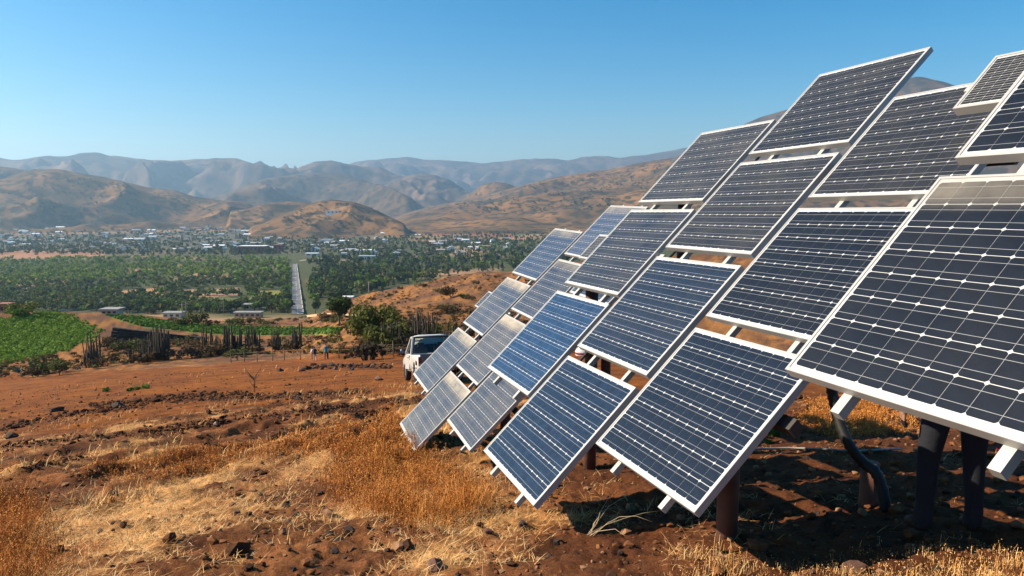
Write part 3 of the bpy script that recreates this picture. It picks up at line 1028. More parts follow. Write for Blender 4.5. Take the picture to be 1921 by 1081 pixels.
PLACE = ['at the far end of the hedge near the shrub', 'below the crop field', 'alone on the bare bank', 'under the dark bank', 'against the dark bank', 'at the end of the dark bank', 'beside the open slope',
         'amid the hedge', 'in the middle of the hedge', 'next to the tallest hedge clump', 'behind the fence', 'nearer the walkers in the hedge', 'just behind the two walkers', 'beside the bright green tree', 'between the green tree and the pickup',
         'right behind the pickup cab', 'behind the farthest solar array', 'at the foot of the bright green tree']
for i, (a, b, h, n, sp) in enumerate(CACTI):
    p = hit(a, b)
    e = empty('columnar_cactus', p, (0, 0, random.uniform(0, 6)))
    tag(e, '%s clump of dark columnar cactus %s' % (DESC[i], PLACE[i]), 'cactus', 'columnar cacti along the fence')
    for m in cactus_mesh(int(n * 2.6), h / F * p.length, sp * .95, 60 + i):
        m.obj('stem', M['cactus'], e, True)

# blue agave
M['agave'] = mat('agave_leaf', (0.07, 0.13, 0.12), 0.6, 0, 0.2, 4)
p = hit(35, 700)
e = empty('agave', p)
tag(e, 'blue green agave rosette at the verge of the red track', 'agave')
for k in range(16):
    a = k * 2.4; l = 1.1; el = .35 + .055 * k
    m = MB(); d = Vector((math.cos(a), math.sin(a), 0)); s_ = Vector((-math.sin(a), math.cos(a), 0)); up = Vector((0, 0, 1))
    q = [(d * math.cos(el) * l * t + up * (math.sin(el) * l * t + .05), .10 * (1 - t) * (1 + 2 * t) + .004) for t in (0, .3, .65, 1)]
    V = []
    for c, wd in q: V += [c - s_ * wd, c - up * wd * .35, c + s_ * wd]
    m.add(V, [(3 * i + j, 3 * i + j + 1, 3 * i + j + 4, 3 * i + j + 3) for i in range(3) for j in range(2)])
    m.obj('leaf', M['agave'], e)

# ------------------------------------------------------------------ valley: woods, orchards, town
WOOD = {kd: tree_meshes(kd, 46, 90 + i)[0] for i, kd in enumerate(('round', 'cone', 'column'))}
WOODV = [tree_meshes('round', 44, 100 + i)[0] for i in range(4)] + [tree_meshes('cone', 46, 110)[0], tree_meshes('column', 46, 111)[0]]


def joined_trees(name, spots, leafs, label=None):
    """Far trees that read as one mass."""
    by = {}
    for (x, y, z, h, wd, kd, lf) in spots: by.setdefault(lf, []).append((x, y, z, h, wd, kd))
    Vs, Qs, Ms, off = [], [], [], 0
    keys = sorted(by)
    for mi, lf in enumerate(keys):
        for (x, y, z, h, wd, kd) in by[lf]:
            V, Q = WOODV[kd]
            a = random.uniform(0, 6.28); ca, sa = math.cos(a), math.sin(a)
            X = np.stack([(V[:, 0] * ca - V[:, 1] * sa) * h * wd + x, (V[:, 0] * sa + V[:, 1] * ca) * h * wd + y, V[:, 2] * h * 1.05 - .08 * h + z], -1)
            Vs.append(X); Qs.append(Q + off); Ms.append(np.full(len(Q), mi)); off += len(V)
    me = np_mesh(name, np.concatenate(Vs), np.concatenate(Qs), [LEAF[k] for k in keys], mi=np.concatenate(Ms))
    o = bpy.data.objects.new(name, me)
    link(o)
    o['kind'] = 'stuff'
    return o


def hits(px, py, rmin=226):
    """Many lines of sight at once."""
    out = []
    for a, b in zip(px, py):
        p = hit(a, b)
        if p is not None and p.length > rmin: out.append((a, b, p))
    return out


ROADPX = lambda b: 556 + 0 * b
spots, singles = [], []
GAPS = [[(340, 543), (460, 538), (460, 552), (335, 556)], [(215, 545), (300, 540), (320, 549), (220, 556)], [(485, 545), (530, 545), (525, 562), (480, 562)], [(370, 560), (475, 560), (475, 574), (370, 574)], [(575, 500), (600, 500), (600, 525), (580, 530)]]
for zone, n, hs_, leafs, kinds in (
        ([(-60, 520), (0, 488), (120, 486), (300, 484), (430, 483), (545, 487), (545, 520), (300, 522), (-60, 545)], 1500, (5, 10), ['green', 'lime', 'lime', 'green', 'olive'], [0, 1, 2, 3]),
        ([(-60, 540), (545, 515), (543, 588), (480, 586), (330, 592), (180, 590), (110, 590), (60, 586), (-60, 600)], 1800, (4, 9), ['dark', 'olive', 'dark', 'green', 'dark', 'olive'], [0, 1, 2, 3, 3]),
        ([(582, 560), (578, 490), (640, 478), (760, 470), (1000, 452), (1240, 440), (1240, 500), (945, 516), (760, 545), (650, 572)], 1900, (6, 14), ['dark', 'dark', 'pine', 'olive', 'green', 'pine'], [0, 1, 2, 3, 4, 5]),
        ([(640, 452), (1040, 428), (1060, 455), (640, 478)], 750, (6, 12), ['dark', 'pine', 'olive'], [0, 1, 2, 4]),
        ([(745, 418), (830, 402), (1060, 412), (1100, 430), (760, 434)], 700, (6, 11), ['dark', 'olive', 'green'], [0, 1, 2]),
        ([(-60, 436), (100, 418), (300, 408), (520, 404), (560, 436), (640, 440), (640, 476), (430, 482), (-60, 478)], 2300, (6, 13), ['dark', 'olive', 'pine', 'dark'], [0, 1, 2, 3, 4])):
    xs = [q[0] for q in zone]; ys = [q[1] for q in zone]
    px_, py_ = RNG.uniform(min(xs), max(xs), n * 3), RNG.uniform(min(ys), max(ys), n * 3)
    ok = inpoly(px_, py_, zone)
    px_, py_ = px_[ok][:n], py_[ok][:n]
    for a, b, p in hits(px_, py_):
        if any(inpoly(np.array(a), np.array(b), g_) for g_ in GAPS): continue
        if 543 < a < 582 - max(0, 540 - b) * .12 and b > 486: continue
        if a > 560 and p.length < 320: continue
        h = random.uniform(*hs_); kd = random.choice(kinds); lf = random.choice(leafs)
        rec = (p.x, p.y, p.z, h, random.uniform(.8, 1.3) if kd < 4 else 1.0, kd, lf)
        (singles if (p.length < 640 and b > 518) else spots).append(rec)
# trees framing the road
for b in range(508, 590, 5):
    for a in (541 - (b - 500) * .02 - random.uniform(0, 5), 584 + (b - 505) * .10 + random.uniform(0, 6)):
        p = hit(a, b)
        if p and p.length > 300: singles.append((p.x, p.y, p.z, random.uniform(6, 10), 1.0, random.randint(0, 3), random.choice(['dark', 'olive', 'green'])))
random.shuffle(singles)
singles.sort(key=lambda q: math.hypot(q[0], q[1]))
keep, rest = singles[:230], singles[230:]
NAMES = {'dark': ('dark round tree in the valley wood below the slope', 'dark round valley trees'), 'olive': ('olive green tree in the valley wood below the slope', 'olive valley trees'),
         'green': ('fresh green tree in the valley wood below the slope', 'fresh green valley trees'), 'lime': ('yellowish green tree in the valley wood', 'yellowish valley trees'), 'pine': ('blackish pointed tree in the valley wood beyond the spur', 'pointed valley trees')}
for (x, y, z, h, wd, kd, lf) in keep:
    lab, grp = NAMES[lf]
    kind = 'round' if kd < 4 else ('cone' if kd == 4 else 'column')
    plant('tree', (x, y, z), h, wd, kind, 110, 130 + kd, lf, lab if kd < 4 else 'slender pointed tree in the valley wood beyond the spur', 'tree', grp if kd < 4 else 'pointed valley trees')
joined_trees('far_woodland', spots + rest, None)


# orchard and vineyard rows on the far slope, crops on the near terraces
def crop_rows(name, poly, n, size, leaf, rows=None, hmin=0.15, hmax=0.5, rmin=90, rmax=400):
    xs = [q[0] for q in poly]; ys = [q[1] for q in poly]
    px_, py_ = RNG.uniform(max(min(xs), -60), max(xs), n * 3), RNG.uniform(min(ys), max(ys), n * 3)
    ok = inpoly(px_, py_, poly)
    P = []
    for a, b in zip(px_[ok][:n], py_[ok][:n]):
        p = hit(a, b)
        if p is None or not rmin < p.length < rmax: continue
        if rows:
            ca, sa = math.cos(rows[0]), math.sin(rows[0])
            q = p.x * ca + p.y * sa; l = -p.x * sa + p.y * ca
            q = round(q / rows[1]) * rows[1] + random.gauss(0, rows[1] * .24)
            x, y = q * ca - l * sa, q * sa + l * ca
            p = Vector((x, y, gz(x, y)))
        P.append(p)
    V, Q = leaf_cloud(9, [(0, 0, .4, .5, .5, .4)], .34, np.random.default_rng(5))
    Vs, Qs = [], []
    for i, p in enumerate(P):
        s_ = size * random.uniform(.6, 1.3)
        a = random.uniform(0, 6.28); ca, sa = math.cos(a), math.sin(a)
        Vs.append(np.stack([(V[:, 0] * ca - V[:, 1] * sa) * s_ + p.x, (V[:, 0] * sa + V[:, 1] * ca) * s_ + p.y, V[:, 2] * s_ * .9 + p.z], -1)); Qs.append(Q + len(V) * i)
    o = bpy.data.objects.new(name, np_mesh(name, np.concatenate(Vs), np.concatenate(Qs), [leaf]))
    link(o)
    o['kind'] = 'stuff'


LEAF['crop'] = leaf_mat('crop_leaf', (0.135, 0.205, 0.024), 0.3, 2)
LEAF['lawn'] = leaf_mat('lucerne_leaf', (0.080, 0.145, 0.020), 0.25, 2)
crop_rows('crop_plants', FIELD_A, 9000, .55, LEAF['crop'], (R(20), 2.6))
crop_rows('lucerne', FIELD_B, 1800, .8, LEAF['lawn'])
crop_rows('vineyard', [(978, 399), (1036, 409), (1030, 418), (976, 420)], 260, 9, LEAF['olive'], (R(-30), 46), rmin=900, rmax=9000)
crop_rows('orchard', [(865, 399), (978, 402), (976, 416), (868, 416)], 420, 11, LEAF['green'], rmin=900, rmax=9000)
crop_rows('orchard', [(1036, 404), (1110, 402), (1110, 424), (985, 422)], 420, 11, LEAF['green'], rmin=900, rmax=9000)

# terrace wall under the green strip, five rough courses, shade put into the colour
M['wallstone'] = mat('shaded_terrace_stone', (0.030, 0.020, 0.014), .95, 0, .4, .8, bump=.8, bscale=4)
wp = [(hit(a, 645 - (a - 208) * .02), a) for a in range(206, 392, 12)]
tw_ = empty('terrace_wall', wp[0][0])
tag(tw_, 'shaded terrace wall of rough stone courses holding up the green strip', 'wall')
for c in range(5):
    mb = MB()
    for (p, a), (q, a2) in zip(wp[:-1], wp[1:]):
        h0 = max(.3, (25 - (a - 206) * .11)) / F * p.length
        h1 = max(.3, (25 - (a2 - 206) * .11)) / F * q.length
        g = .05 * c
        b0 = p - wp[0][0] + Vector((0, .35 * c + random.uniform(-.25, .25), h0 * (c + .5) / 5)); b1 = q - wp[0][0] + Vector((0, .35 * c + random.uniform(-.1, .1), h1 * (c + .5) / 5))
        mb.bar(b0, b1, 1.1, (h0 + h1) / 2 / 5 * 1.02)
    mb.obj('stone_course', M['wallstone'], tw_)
bank = []
for _ in range(150):
    a, b = random.uniform(208, 385), random.uniform(634, 648)
    p = hit(a, b)
    if p: bank.append((p.x, p.y - 2.5, gz(p.x, p.y - 2.5), random.uniform(.6, 1.6), 1.3, random.randint(0, 3), random.choice(['brown', 'brown', 'olive'])))
joined_trees('bank_thicket', bank, None)
brush = []
for _ in range(520):
    a = random.uniform(-40, 640); b = np.interp(a, [-40, 100, 300, 640], [706, 690, 664, 650]) + random.uniform(-18, 14)
    p = hit(a, b)
    if p and p.length > 45: brush.append((p.x, p.y, p.z, random.uniform(.3, 1.1), 1.5, random.randint(0, 3), random.choice(['brown', 'brown', 'olive', 'drygrass'])))
for (a, b, h, n, sp) in CACTI:
    for _ in range(7):
        p = hit(a + random.gauss(0, 14), b + random.uniform(-2, 3))
        if p and p.length > 45: brush.append((p.x, p.y, p.z, random.uniform(.8, 2.2), 1.1, random.randint(0, 3), random.choice(['brown', 'brown', 'bristle'])))
joined_trees('dry_brush', brush, None)
tuft = []
for _ in range(2600):
    a, b = random.uniform(560, 1260), random.uniform(515, 668)
    p = hit(a, b)
    if p and 58 < p.length < 250 and float(fbm(p.x * .05, p.y * .05, 2, 78)) > -.35: tuft.append((p.x, p.y, p.z, random.uniform(.2, .75), 1.8, random.randint(0, 3), random.choice(['drygrass', 'drygrass', 'brown', 'brown', 'olive'])))
joined_trees('hillside_tufts', tuft, None)

# ------------------------------------------------------------------ houses
WALL = [mat('wall_cream', (0.52, 0.47, 0.38), .9, 0, .1, .3), mat('wall_white', (0.72, 0.70, 0.66), .9, 0, .08, .3), mat('wall_tan', (0.36, 0.25, 0.17), .9, 0, .15, .3), mat('wall_red', (0.33, 0.06, 0.045), .9, 0, .15, .3)]
ROOF = [mat('roof_zinc', (0.40, 0.42, 0.45), .6, .2, .15, .3), mat('roof_clay', (0.30, 0.13, 0.08), .9, 0, .2, .3), mat('roof_grey', (0.26, 0.25, 0.24), .9, 0, .2, .3), mat('roof_white', (0.78, 0.78, 0.76), .6, 0, .06, .3)]
M['dark_glass'] = mat('dark_window', (0.03, 0.035, 0.04), .15, 0, .1, 1)


def house_meshes(lx, ly, hz, rise, wall, roof):
    wm = MB().box((0, 0, hz / 2 - .4), (lx, ly, hz + .8))
    wm.add([(-lx / 2, -ly / 2, hz), (-lx / 2, ly / 2, hz), (-lx / 2, 0, hz + rise)], [(0, 2, 1)])
    wm.add([(lx / 2, -ly / 2, hz), (lx / 2, ly / 2, hz), (lx / 2, 0, hz + rise)], [(0, 1, 2)])
    rm = MB()
    e, t = .45, .14
    k = rise / (ly / 2)
    for s_ in (-1, 1):
        P = [(-lx / 2 - e, s_ * (ly / 2 + e), hz - k * e), (lx / 2 + e, s_ * (ly / 2 + e), hz - k * e), (lx / 2 + e, 0, hz + rise), (-lx / 2 - e, 0, hz + rise)]
        P2 = [(a, b, c + t) for a, b, c in P]
        P = [(a, b, c + .02) for a, b, c in P]
        rm.add(P + P2, [(0, 1, 2, 3), (4, 5, 6, 7), (0, 1, 5, 4), (1, 2, 6, 5), (2, 3, 7, 6), (3, 0, 4, 7)])
    return wm.mesh('walls', [wall]), rm.mesh('roof', [roof])


HOUSES = [house_meshes(random.uniform(9, 15), random.uniform(6, 9), random.uniform(2.6, 4.5), random.uniform(.7, 1.8), WALL[w_], ROOF[r_]) for w_, r_ in ((0, 0), (1, 0), (0, 1), (2, 2), (1, 3), (2, 1), (0, 2), (1, 2))]
WN = ['cream', 'white', 'cream', 'tan', 'white', 'tan', 'cream', 'white']; RN = ['zinc', 'zinc', 'clay', 'grey', 'white', 'clay', 'grey', 'grey']


def house(loc, k, rz, sc, label, group):
    e = empty('house', loc, (0, 0, rz))
    e.scale = (sc, sc, sc)
    tag(e, label, 'house', group)
    link(bpy.data.objects.new('walls', HOUSES[k][0]), e)
    link(bpy.data.objects.new('roof', HOUSES[k][1]), e)


placed = 0
for zone, n, part_ in (([(0, 432), (110, 418), (300, 410), (520, 404), (545, 432), (540, 472), (430, 474), (240, 470), (0, 466)], 205, 'in the dense town'),
                ([(380, 416), (400, 402), (500, 400), (490, 416)], 34, 'in the upper town below the hill'),
                ([(560, 438), (730, 436), (960, 450), (960, 478), (740, 482), (590, 484)], 58, 'among dark trees east of the road')):
    xs = [q[0] for q in zone]; ys = [q[1] for q in zone]
    m_ = 0
    while m_ < n:
        a, b = random.uniform(min(xs), max(xs)), random.uniform(min(ys), max(ys))
        if not inpoly(np.array(a), np.array(b), zone): continue
        p = hit(a, b)
        m_ += 1
        if p is None or p.length < 600: continue
        k = random.randrange(8)
        house(p, k, random.choice([0.1, 0.1, 1.67]) + random.gauss(0, .1), random.uniform(1.1, 2.1) * max(1, p.length / 2600), 'small %s house with a %s roof %s' % (WN[k], RN[k], part_), '%s houses with %s roofs %s' % (WN[k], RN[k], part_))


def block(name, a, b, wpx, hpx, wall, roof, label, cat='building', depth=.7, nwin=0, rz=0.0):
    """A larger building, its front towards the valley road; sized by what it spans at its distance."""
    p = hit(a, b)
    d = p.length
    lx, hz = wpx / F * d, hpx / F * d
    ly = lx * depth
    e = empty(name, p + Vector((0, ly / 2, 0)), (0, 0, rz))
    tag(e, label, cat)
    MB().box((0, 0, hz / 2 - 1), (lx, ly, hz + 2)).obj('walls', wall, e)
    MB().box((0, 0, hz + .25), (lx + 1, ly + 1, .5)).obj('roof', roof, e)
    for i in range(nwin):
        x = (i + .5) / nwin * lx - lx / 2
        MB().box((x, -ly / 2 - .03, hz * .55), (lx / nwin * .55, .12, hz * .45)).obj('window', M['dark_glass'], e)
    return e


block('town_hall', 472, 476, 48, 13, WALL[3], ROOF[3], 'long red building with a white roof at the town edge', nwin=7, depth=.5)
block('warehouse', 521, 472, 15, 12, WALL[3], ROOF[1], 'small dark red block next to the long red building', nwin=2)
block('school', 690, 490, 36, 9, WALL[1], ROOF[0], 'long white school with a row of windows among trees', nwin=9, depth=.5)
block('school_wing', 645, 486, 10, 11, WALL[1], ROOF[3], 'white gabled wing beside the long white school', nwin=1)
block('gymnasium', 668, 474, 60, 4, WALL[0], ROOF[3], 'broad pale roofed hall behind the white school', depth=.5)
block('white_shed', 584, 481, 22, 5, WALL[1], ROOF[3], 'white low shed by the road junction', nwin=2)
block('blue_hall', 612, 456, 20, 6, WALL[1], ROOF[0], 'grey blue hall in the middle of the town')
block('big_white_roof', 356, 421, 18, 5, WALL[1], ROOF[3], 'bright white roofed warehouse below the brown hill')
block('pale_tower', 758, 441, 4, 7, WALL[1], ROOF[3], 'tiny white water tower on the plain')
block('packing_shed', 885, 467, 26, 3, WALL[1], ROOF[3], 'long white packing shed among the dark trees')
block('grey_farm_shed', 464, 596, 46, 8, WALL[2], ROOF[2], 'long grey farm shed beyond the dry ground', depth=.3, nwin=5)
block('farmhouse', 322, 597, 30, 8, WALL[0], ROOF[2], 'pale stone farmhouse behind the green strip', depth=.6, nwin=3)
block('cream_shed', 470, 582, 28, 9, WALL[0], ROOF[2], 'cream shed with a grey roof half hidden in trees', depth=.6, nwin=2)
block('tin_shelter', 123, 583, 22, 6, WALL[1], ROOF[3], 'white tin roof shelter above the crop field', depth=.8)
block('tin_shelter', 161, 579, 28, 7, WALL[1], ROOF[3], 'larger white tin roof shelter above the crop field', depth=.8)
block('white_bus_shelter', 652, 563, 16, 4, WALL[1], ROOF[3], 'small white roofed shelter at the foot of the spur', depth=.5)
block('ochre_hut', 8, 588, 14, 12, WALL[2], ROOF[1], 'ochre hut beyond the corner of the crop field', nwin=2)
block('stone_cottage', 205, 590, 26, 6, WALL[0], ROOF[2], 'low cottage behind the bare strip of the terrace', nwin=3)

# the house on the round hill, set on the hill's own slope
dg = bpy.context.evaluated_depsgraph_get()


def drop(a, b, far=60000):
    d = Vector(ray(a, b)).normalized()
    ok, loc, *_ = S.ray_cast(dg, d * 300, d, distance=far)
    return loc if ok else None


hb.hide_set(True)
dg = bpy.context.evaluated_depsgraph_get()
p = drop(624, 402)
scr = []
for poly, n, hh in (([(0, 345), (110, 325), (230, 345), (470, 388), (520, 402), (420, 405), (0, 428)], 420, (5, 11)), ([(500, 428), (570, 390), (635, 378), (700, 392), (740, 412), (640, 430)], 260, (3, 8)),
                    ([(760, 405), (860, 372), (980, 350), (1150, 322), (1290, 300), (1290, 380), (1100, 396), (800, 404)], 620, (5, 13))):
    xs = [q[0] for q in poly]; ys = [q[1] for q in poly]
    m_ = 0
    while m_ < n:
        a, b = random.uniform(min(xs), max(xs)), random.uniform(min(ys), max(ys))
        if not inpoly(np.array(a), np.array(b), poly): continue
        m_ += 1
        q = drop(a, b)
        if q is None or q.length > 7000 or float(fbm(a * .02, b * .05, 3, 77)) < -.05: continue
        scr.append((q.x, q.y, q.z, random.uniform(*hh), 1.6, random.randint(0, 3), random.choice(['dark', 'olive', 'brown'])))
joined_trees('hillside_scrub', scr, None)
hb.hide_set(False)
if p is not None:
    d = p.length
    e = empty('hilltop_house', p)
    tag(e, 'white flat roofed house alone on the round brown hill', 'house')
    MB().box((0, 6, 4), (24 / F * d, 14, 16)).obj('walls', WALL[1], e)
    MB().box((0, 6, 12.3), (26 / F * d, 16, .6)).obj('roof', ROOF[3], e)
    for x in (-.3, 0, .3): MB().box((x * 24 / F * d, -1.05, 7), (5, .15, 4)).obj('window', M['dark_glass'], e)

# ------------------------------------------------------------------ valley road with its barrier
M['asphalt'] = mat('asphalt', (0.15, 0.15, 0.155), .9, 0, .2, .2)
M['barrier'] = mat('concrete_barrier', (0.46, 0.40, 0.30), .85, 0, .1, .4)
M['paint'] = mat('road_paint', (0.75, 0.75, 0.72), .7, 0, .05, 1)
Lp = [hit(549 - .02 * (b - 500), b) for b in (590, 583, 575, 566, 556, 545, 534, 523, 512, 503, 496)]
Rp = [hit(557.5 + (b - 496) * .14, b) for b in (590, 583, 575, 566, 556, 545, 534, 523, 512, 503, 496)]
n_ = len(Lp)


def smooth_z(P):
    a, b = P[0], P[-1]
    return [Vector((p.x, p.y, max(p.z + .25, a.z + (b.z - a.z) * (p.y - a.y) / (b.y - a.y) * 1.0 + .25 if False else p.z + .3))) for p in P]


Lp, Rp = smooth_z(Lp), smooth_z(Rp)
V, Q = [], []
for a, b in zip(Lp, Rp):
    z = max(a.z, b.z)
    V += [(a.x, a.y, z - 3), (a.x, a.y, z), (b.x, b.y, z), (b.x, b.y, z - 3)]
for i in range(n_ - 1):
    for j in range(3): Q.append((4 * i + j, 4 * i + j + 1, 4 * i + j + 5, 4 * i + j + 4))
rd = bpy.data.objects.new('road', np_mesh('road', V, np.array(Q)[:, ::-1], [M['asphalt']]))
link(rd); rd['kind'] = 'structure'
br = empty('crash_barrier', Vector(V[2]))
tag(br, 'cream concrete barrier along one edge of the straight valley road', 'barrier')
for i in range(n_ - 1):
    a, b = Vector(V[4 * i + 2]), Vector(V[4 * i + 6])
    MB().bar(a - br.location + Vector((-.6, 0, .9)), b - br.location + Vector((-.4, 0, .45)), .6, .9).obj('barrier_section', M['barrier'], br)
mk = MB()
for i in range(n_ - 1):
    for q in range(3):
        t0, t1 = q / 3, q / 3 + .2
        mid = lambda t: ((Vector(V[4 * i + 1]) + Vector(V[4 * i + 2])) / 2).lerp((Vector(V[4 * i + 5]) + Vector(V[4 * i + 6])) / 2, t) + Vector((0, 0, .02))
        a, b = mid(t0), mid(t1)
        mk.add([a - Vector((.12, 0, 0)), a + Vector((.12, 0, 0)), b + Vector((.12, 0, 0)), b - Vector((.12, 0, 0))], [(0, 1, 2, 3)])
o = mk.obj('road_markings', M['paint']); o['kind'] = 'structure'
P0, P1 = [hit(a, b) for a, b in ((562, 489), (600, 484), (640, 488), (690, 489))], [hit(a, b) for a, b in ((562, 491), (596, 486.3), (638, 490), (690, 491))]
for A, B_ in ((P0, P1),):
    V2 = []
    for a, b in zip(A, B_):
        z = max(a.z, b.z) + .4
        V2 += [(a.x, a.y, z), (b.x, b.y, z)]
    o = bpy.data.objects.new('road', np_mesh('road', V2, [(2 * i, 2 * i + 1, 2 * i + 3, 2 * i + 2) for i in range(len(A) - 1)], [mat('pale_verge', (.24, .20, .15), .9, 0, .2, .1)]))
    link(o); o['kind'] = 'structure'
# pale dirt road round the spur
A = [hit(a, b) for a, b in ((575, 592), (610, 588), (640, 588), (680, 592), (720, 596))]
B_ = [hit(a, b) for a, b in ((575, 596), (610, 593), (640, 592), (680, 597), (720, 602))]
A = [a for a in A if a]; B_ = [b for b in B_ if b]
k = min(len(A), len(B_))
V2 = []
for a, b in zip(A[:k], B_[:k]): V2 += [(a.x, a.y, a.z + .15), (b.x, b.y, b.z + .15)]
o = bpy.data.objects.new('dirt_road', np_mesh('dirt_road', V2, [(2 * i, 2 * i + 1, 2 * i + 3, 2 * i + 2) for i in range(k - 1)], [mat('dirt_road', (.42, .27, .15), .95, 0, .2, .3)]))
link(o); o['kind'] = 'structure'

# ------------------------------------------------------------------ utility poles
M['pole'] = mat('weathered_pole', (0.30, 0.27, 0.23), .85, 0, .2, 2)
for i, (a, b, h, lab) in enumerate(((420, 592, 32, 'pale utility pole beside the long grey shed'), (350, 598, 30, 'utility pole behind the pale stone farmhouse'), (343, 600, 28, 'thinner utility pole behind the pale stone farmhouse'),
                                    (628, 560, 22, 'utility pole near the small white shelter'), (692, 553, 24, 'utility pole on the near side of the spur woods'), (800, 528, 18, 'utility pole above the crest of the spur'), (705, 510, 16, 'distant utility pole among the dark trees'), (588, 562, 20, 'utility pole next to the valley road'))):
    p = hit(a, b)
    h_ = h / F * p.length
    e = empty('utility_pole', p)
    tag(e, lab, 'utility pole', 'utility poles in the valley')
    MB().tube([(0, 0, -.5), (0, 0, h_)], [.16, .10], 8).obj('pole', M['pole'], e, True)
    MB().box((0, 0, h_ * .93), (1.8, .1, .12)).obj('cross_arm', M['pole'], e)

# ------------------------------------------------------------------ fence behind the red track
M['post'] = mat('fence_post', (0.10, 0.075, 0.05), .9, 0, .3, 3)
M['wire'] = mat('fence_wire', (0.12, 0.11, 0.10), .5, .6, .1, 3)
fp = []
for a in range(430, 830, 26):
    b = 681 - (a - 430) * .045 if a < 600 else 673.5 - (a - 600) * .016
    p = hit(a + random.uniform(-4, 4), b)
    if p: fp.append(p)
fe = empty('wire_fence', fp[0])
tag(fe, 'post and wire fence along the far edge of the red track', 'fence')
for p in fp:
    q = p - fp[0]
    MB().tube([q + Vector((0, 0, -.3)), q + Vector((random.gauss(0, .05), 0, random.uniform(1.45, 1.75)))], .055, 7).obj('post', M['post'], fe, True)
for hgt_ in (.5, .95, 1.35):
    MB().tube([p - fp[0] + Vector((0, 0, hgt_)) for p in fp], .005, 4).obj('wire', M['wire'], fe)


# ------------------------------------------------------------------ pickup truck
M['white_paint'] = mat('white_car_paint', (0.60, 0.585, 0.54), .35, 0, .05, 3, coat=.4)
M['trim'] = mat('black_trim', (0.02, 0.02, 0.022), .5, 0, .2, 5)
M['tyre'] = mat('tyre_rubber', (0.02, 0.019, 0.018), .85, 0, .25, 9)
M['rim'] = mat('steel_rim', (0.35, 0.34, 0.32), .5, .6, .15, 8)
M['tail'] = mat('tail_lamp', (0.16, 0.02, 0.015), .25, 0, .1, 5)
M['bluetrim'] = mat('blue_mirror', (0.03, 0.07, 0.16), .3, 0, .1, 5)
M['bedpaint'] = mat('worn_bed', (0.16, 0.12, 0.10), .8, 0, .3, 4)


def pane_mat():
    m = bpy.data.materials.new('car_glass')
    m.use_nodes = True
    nt = m.node_tree
    nt.nodes.remove(nt.nodes['Principled BSDF'])
    t = nt.nodes.new('ShaderNodeBsdfTransparent'); t.inputs[0].default_value = (.80, .82, .80, 1)
    g = nt.nodes.new('ShaderNodeBsdfGlossy'); g.inputs['Roughness'].default_value = .02
    f = nt.nodes.new('ShaderNodeFresnel'); f.inputs['IOR'].default_value = 1.5
    x = nt.nodes.new('ShaderNodeMixShader')
    nt.links.new(f.outputs[0], x.inputs[0]); nt.links.new(t.outputs[0], x.inputs[1]); nt.links.new(g.outputs[0], x.inputs[2])
    nt.links.new(x.outputs[0], nt.nodes['Material Output'].inputs['Surface'])
    return m


M['pane'] = pane_mat()


def loft(sections, m=0):
    """Closed skin through rings of equal length."""
    mb = MB()
    n = len(sections[0])
    V = [p for s_ in sections for p in s_]
    Q = []
    for i in range(len(sections) - 1):
        for j in range(n): Q.append((i * n + j, i * n + (j + 1) % n, (i + 1) * n + (j + 1) % n, (i + 1) * n + j))
    Q.append(tuple(range(n))[::-1]); Q.append(tuple((len(sections) - 1) * n + j for j in range(n)))
    return mb.add(V, Q, m)


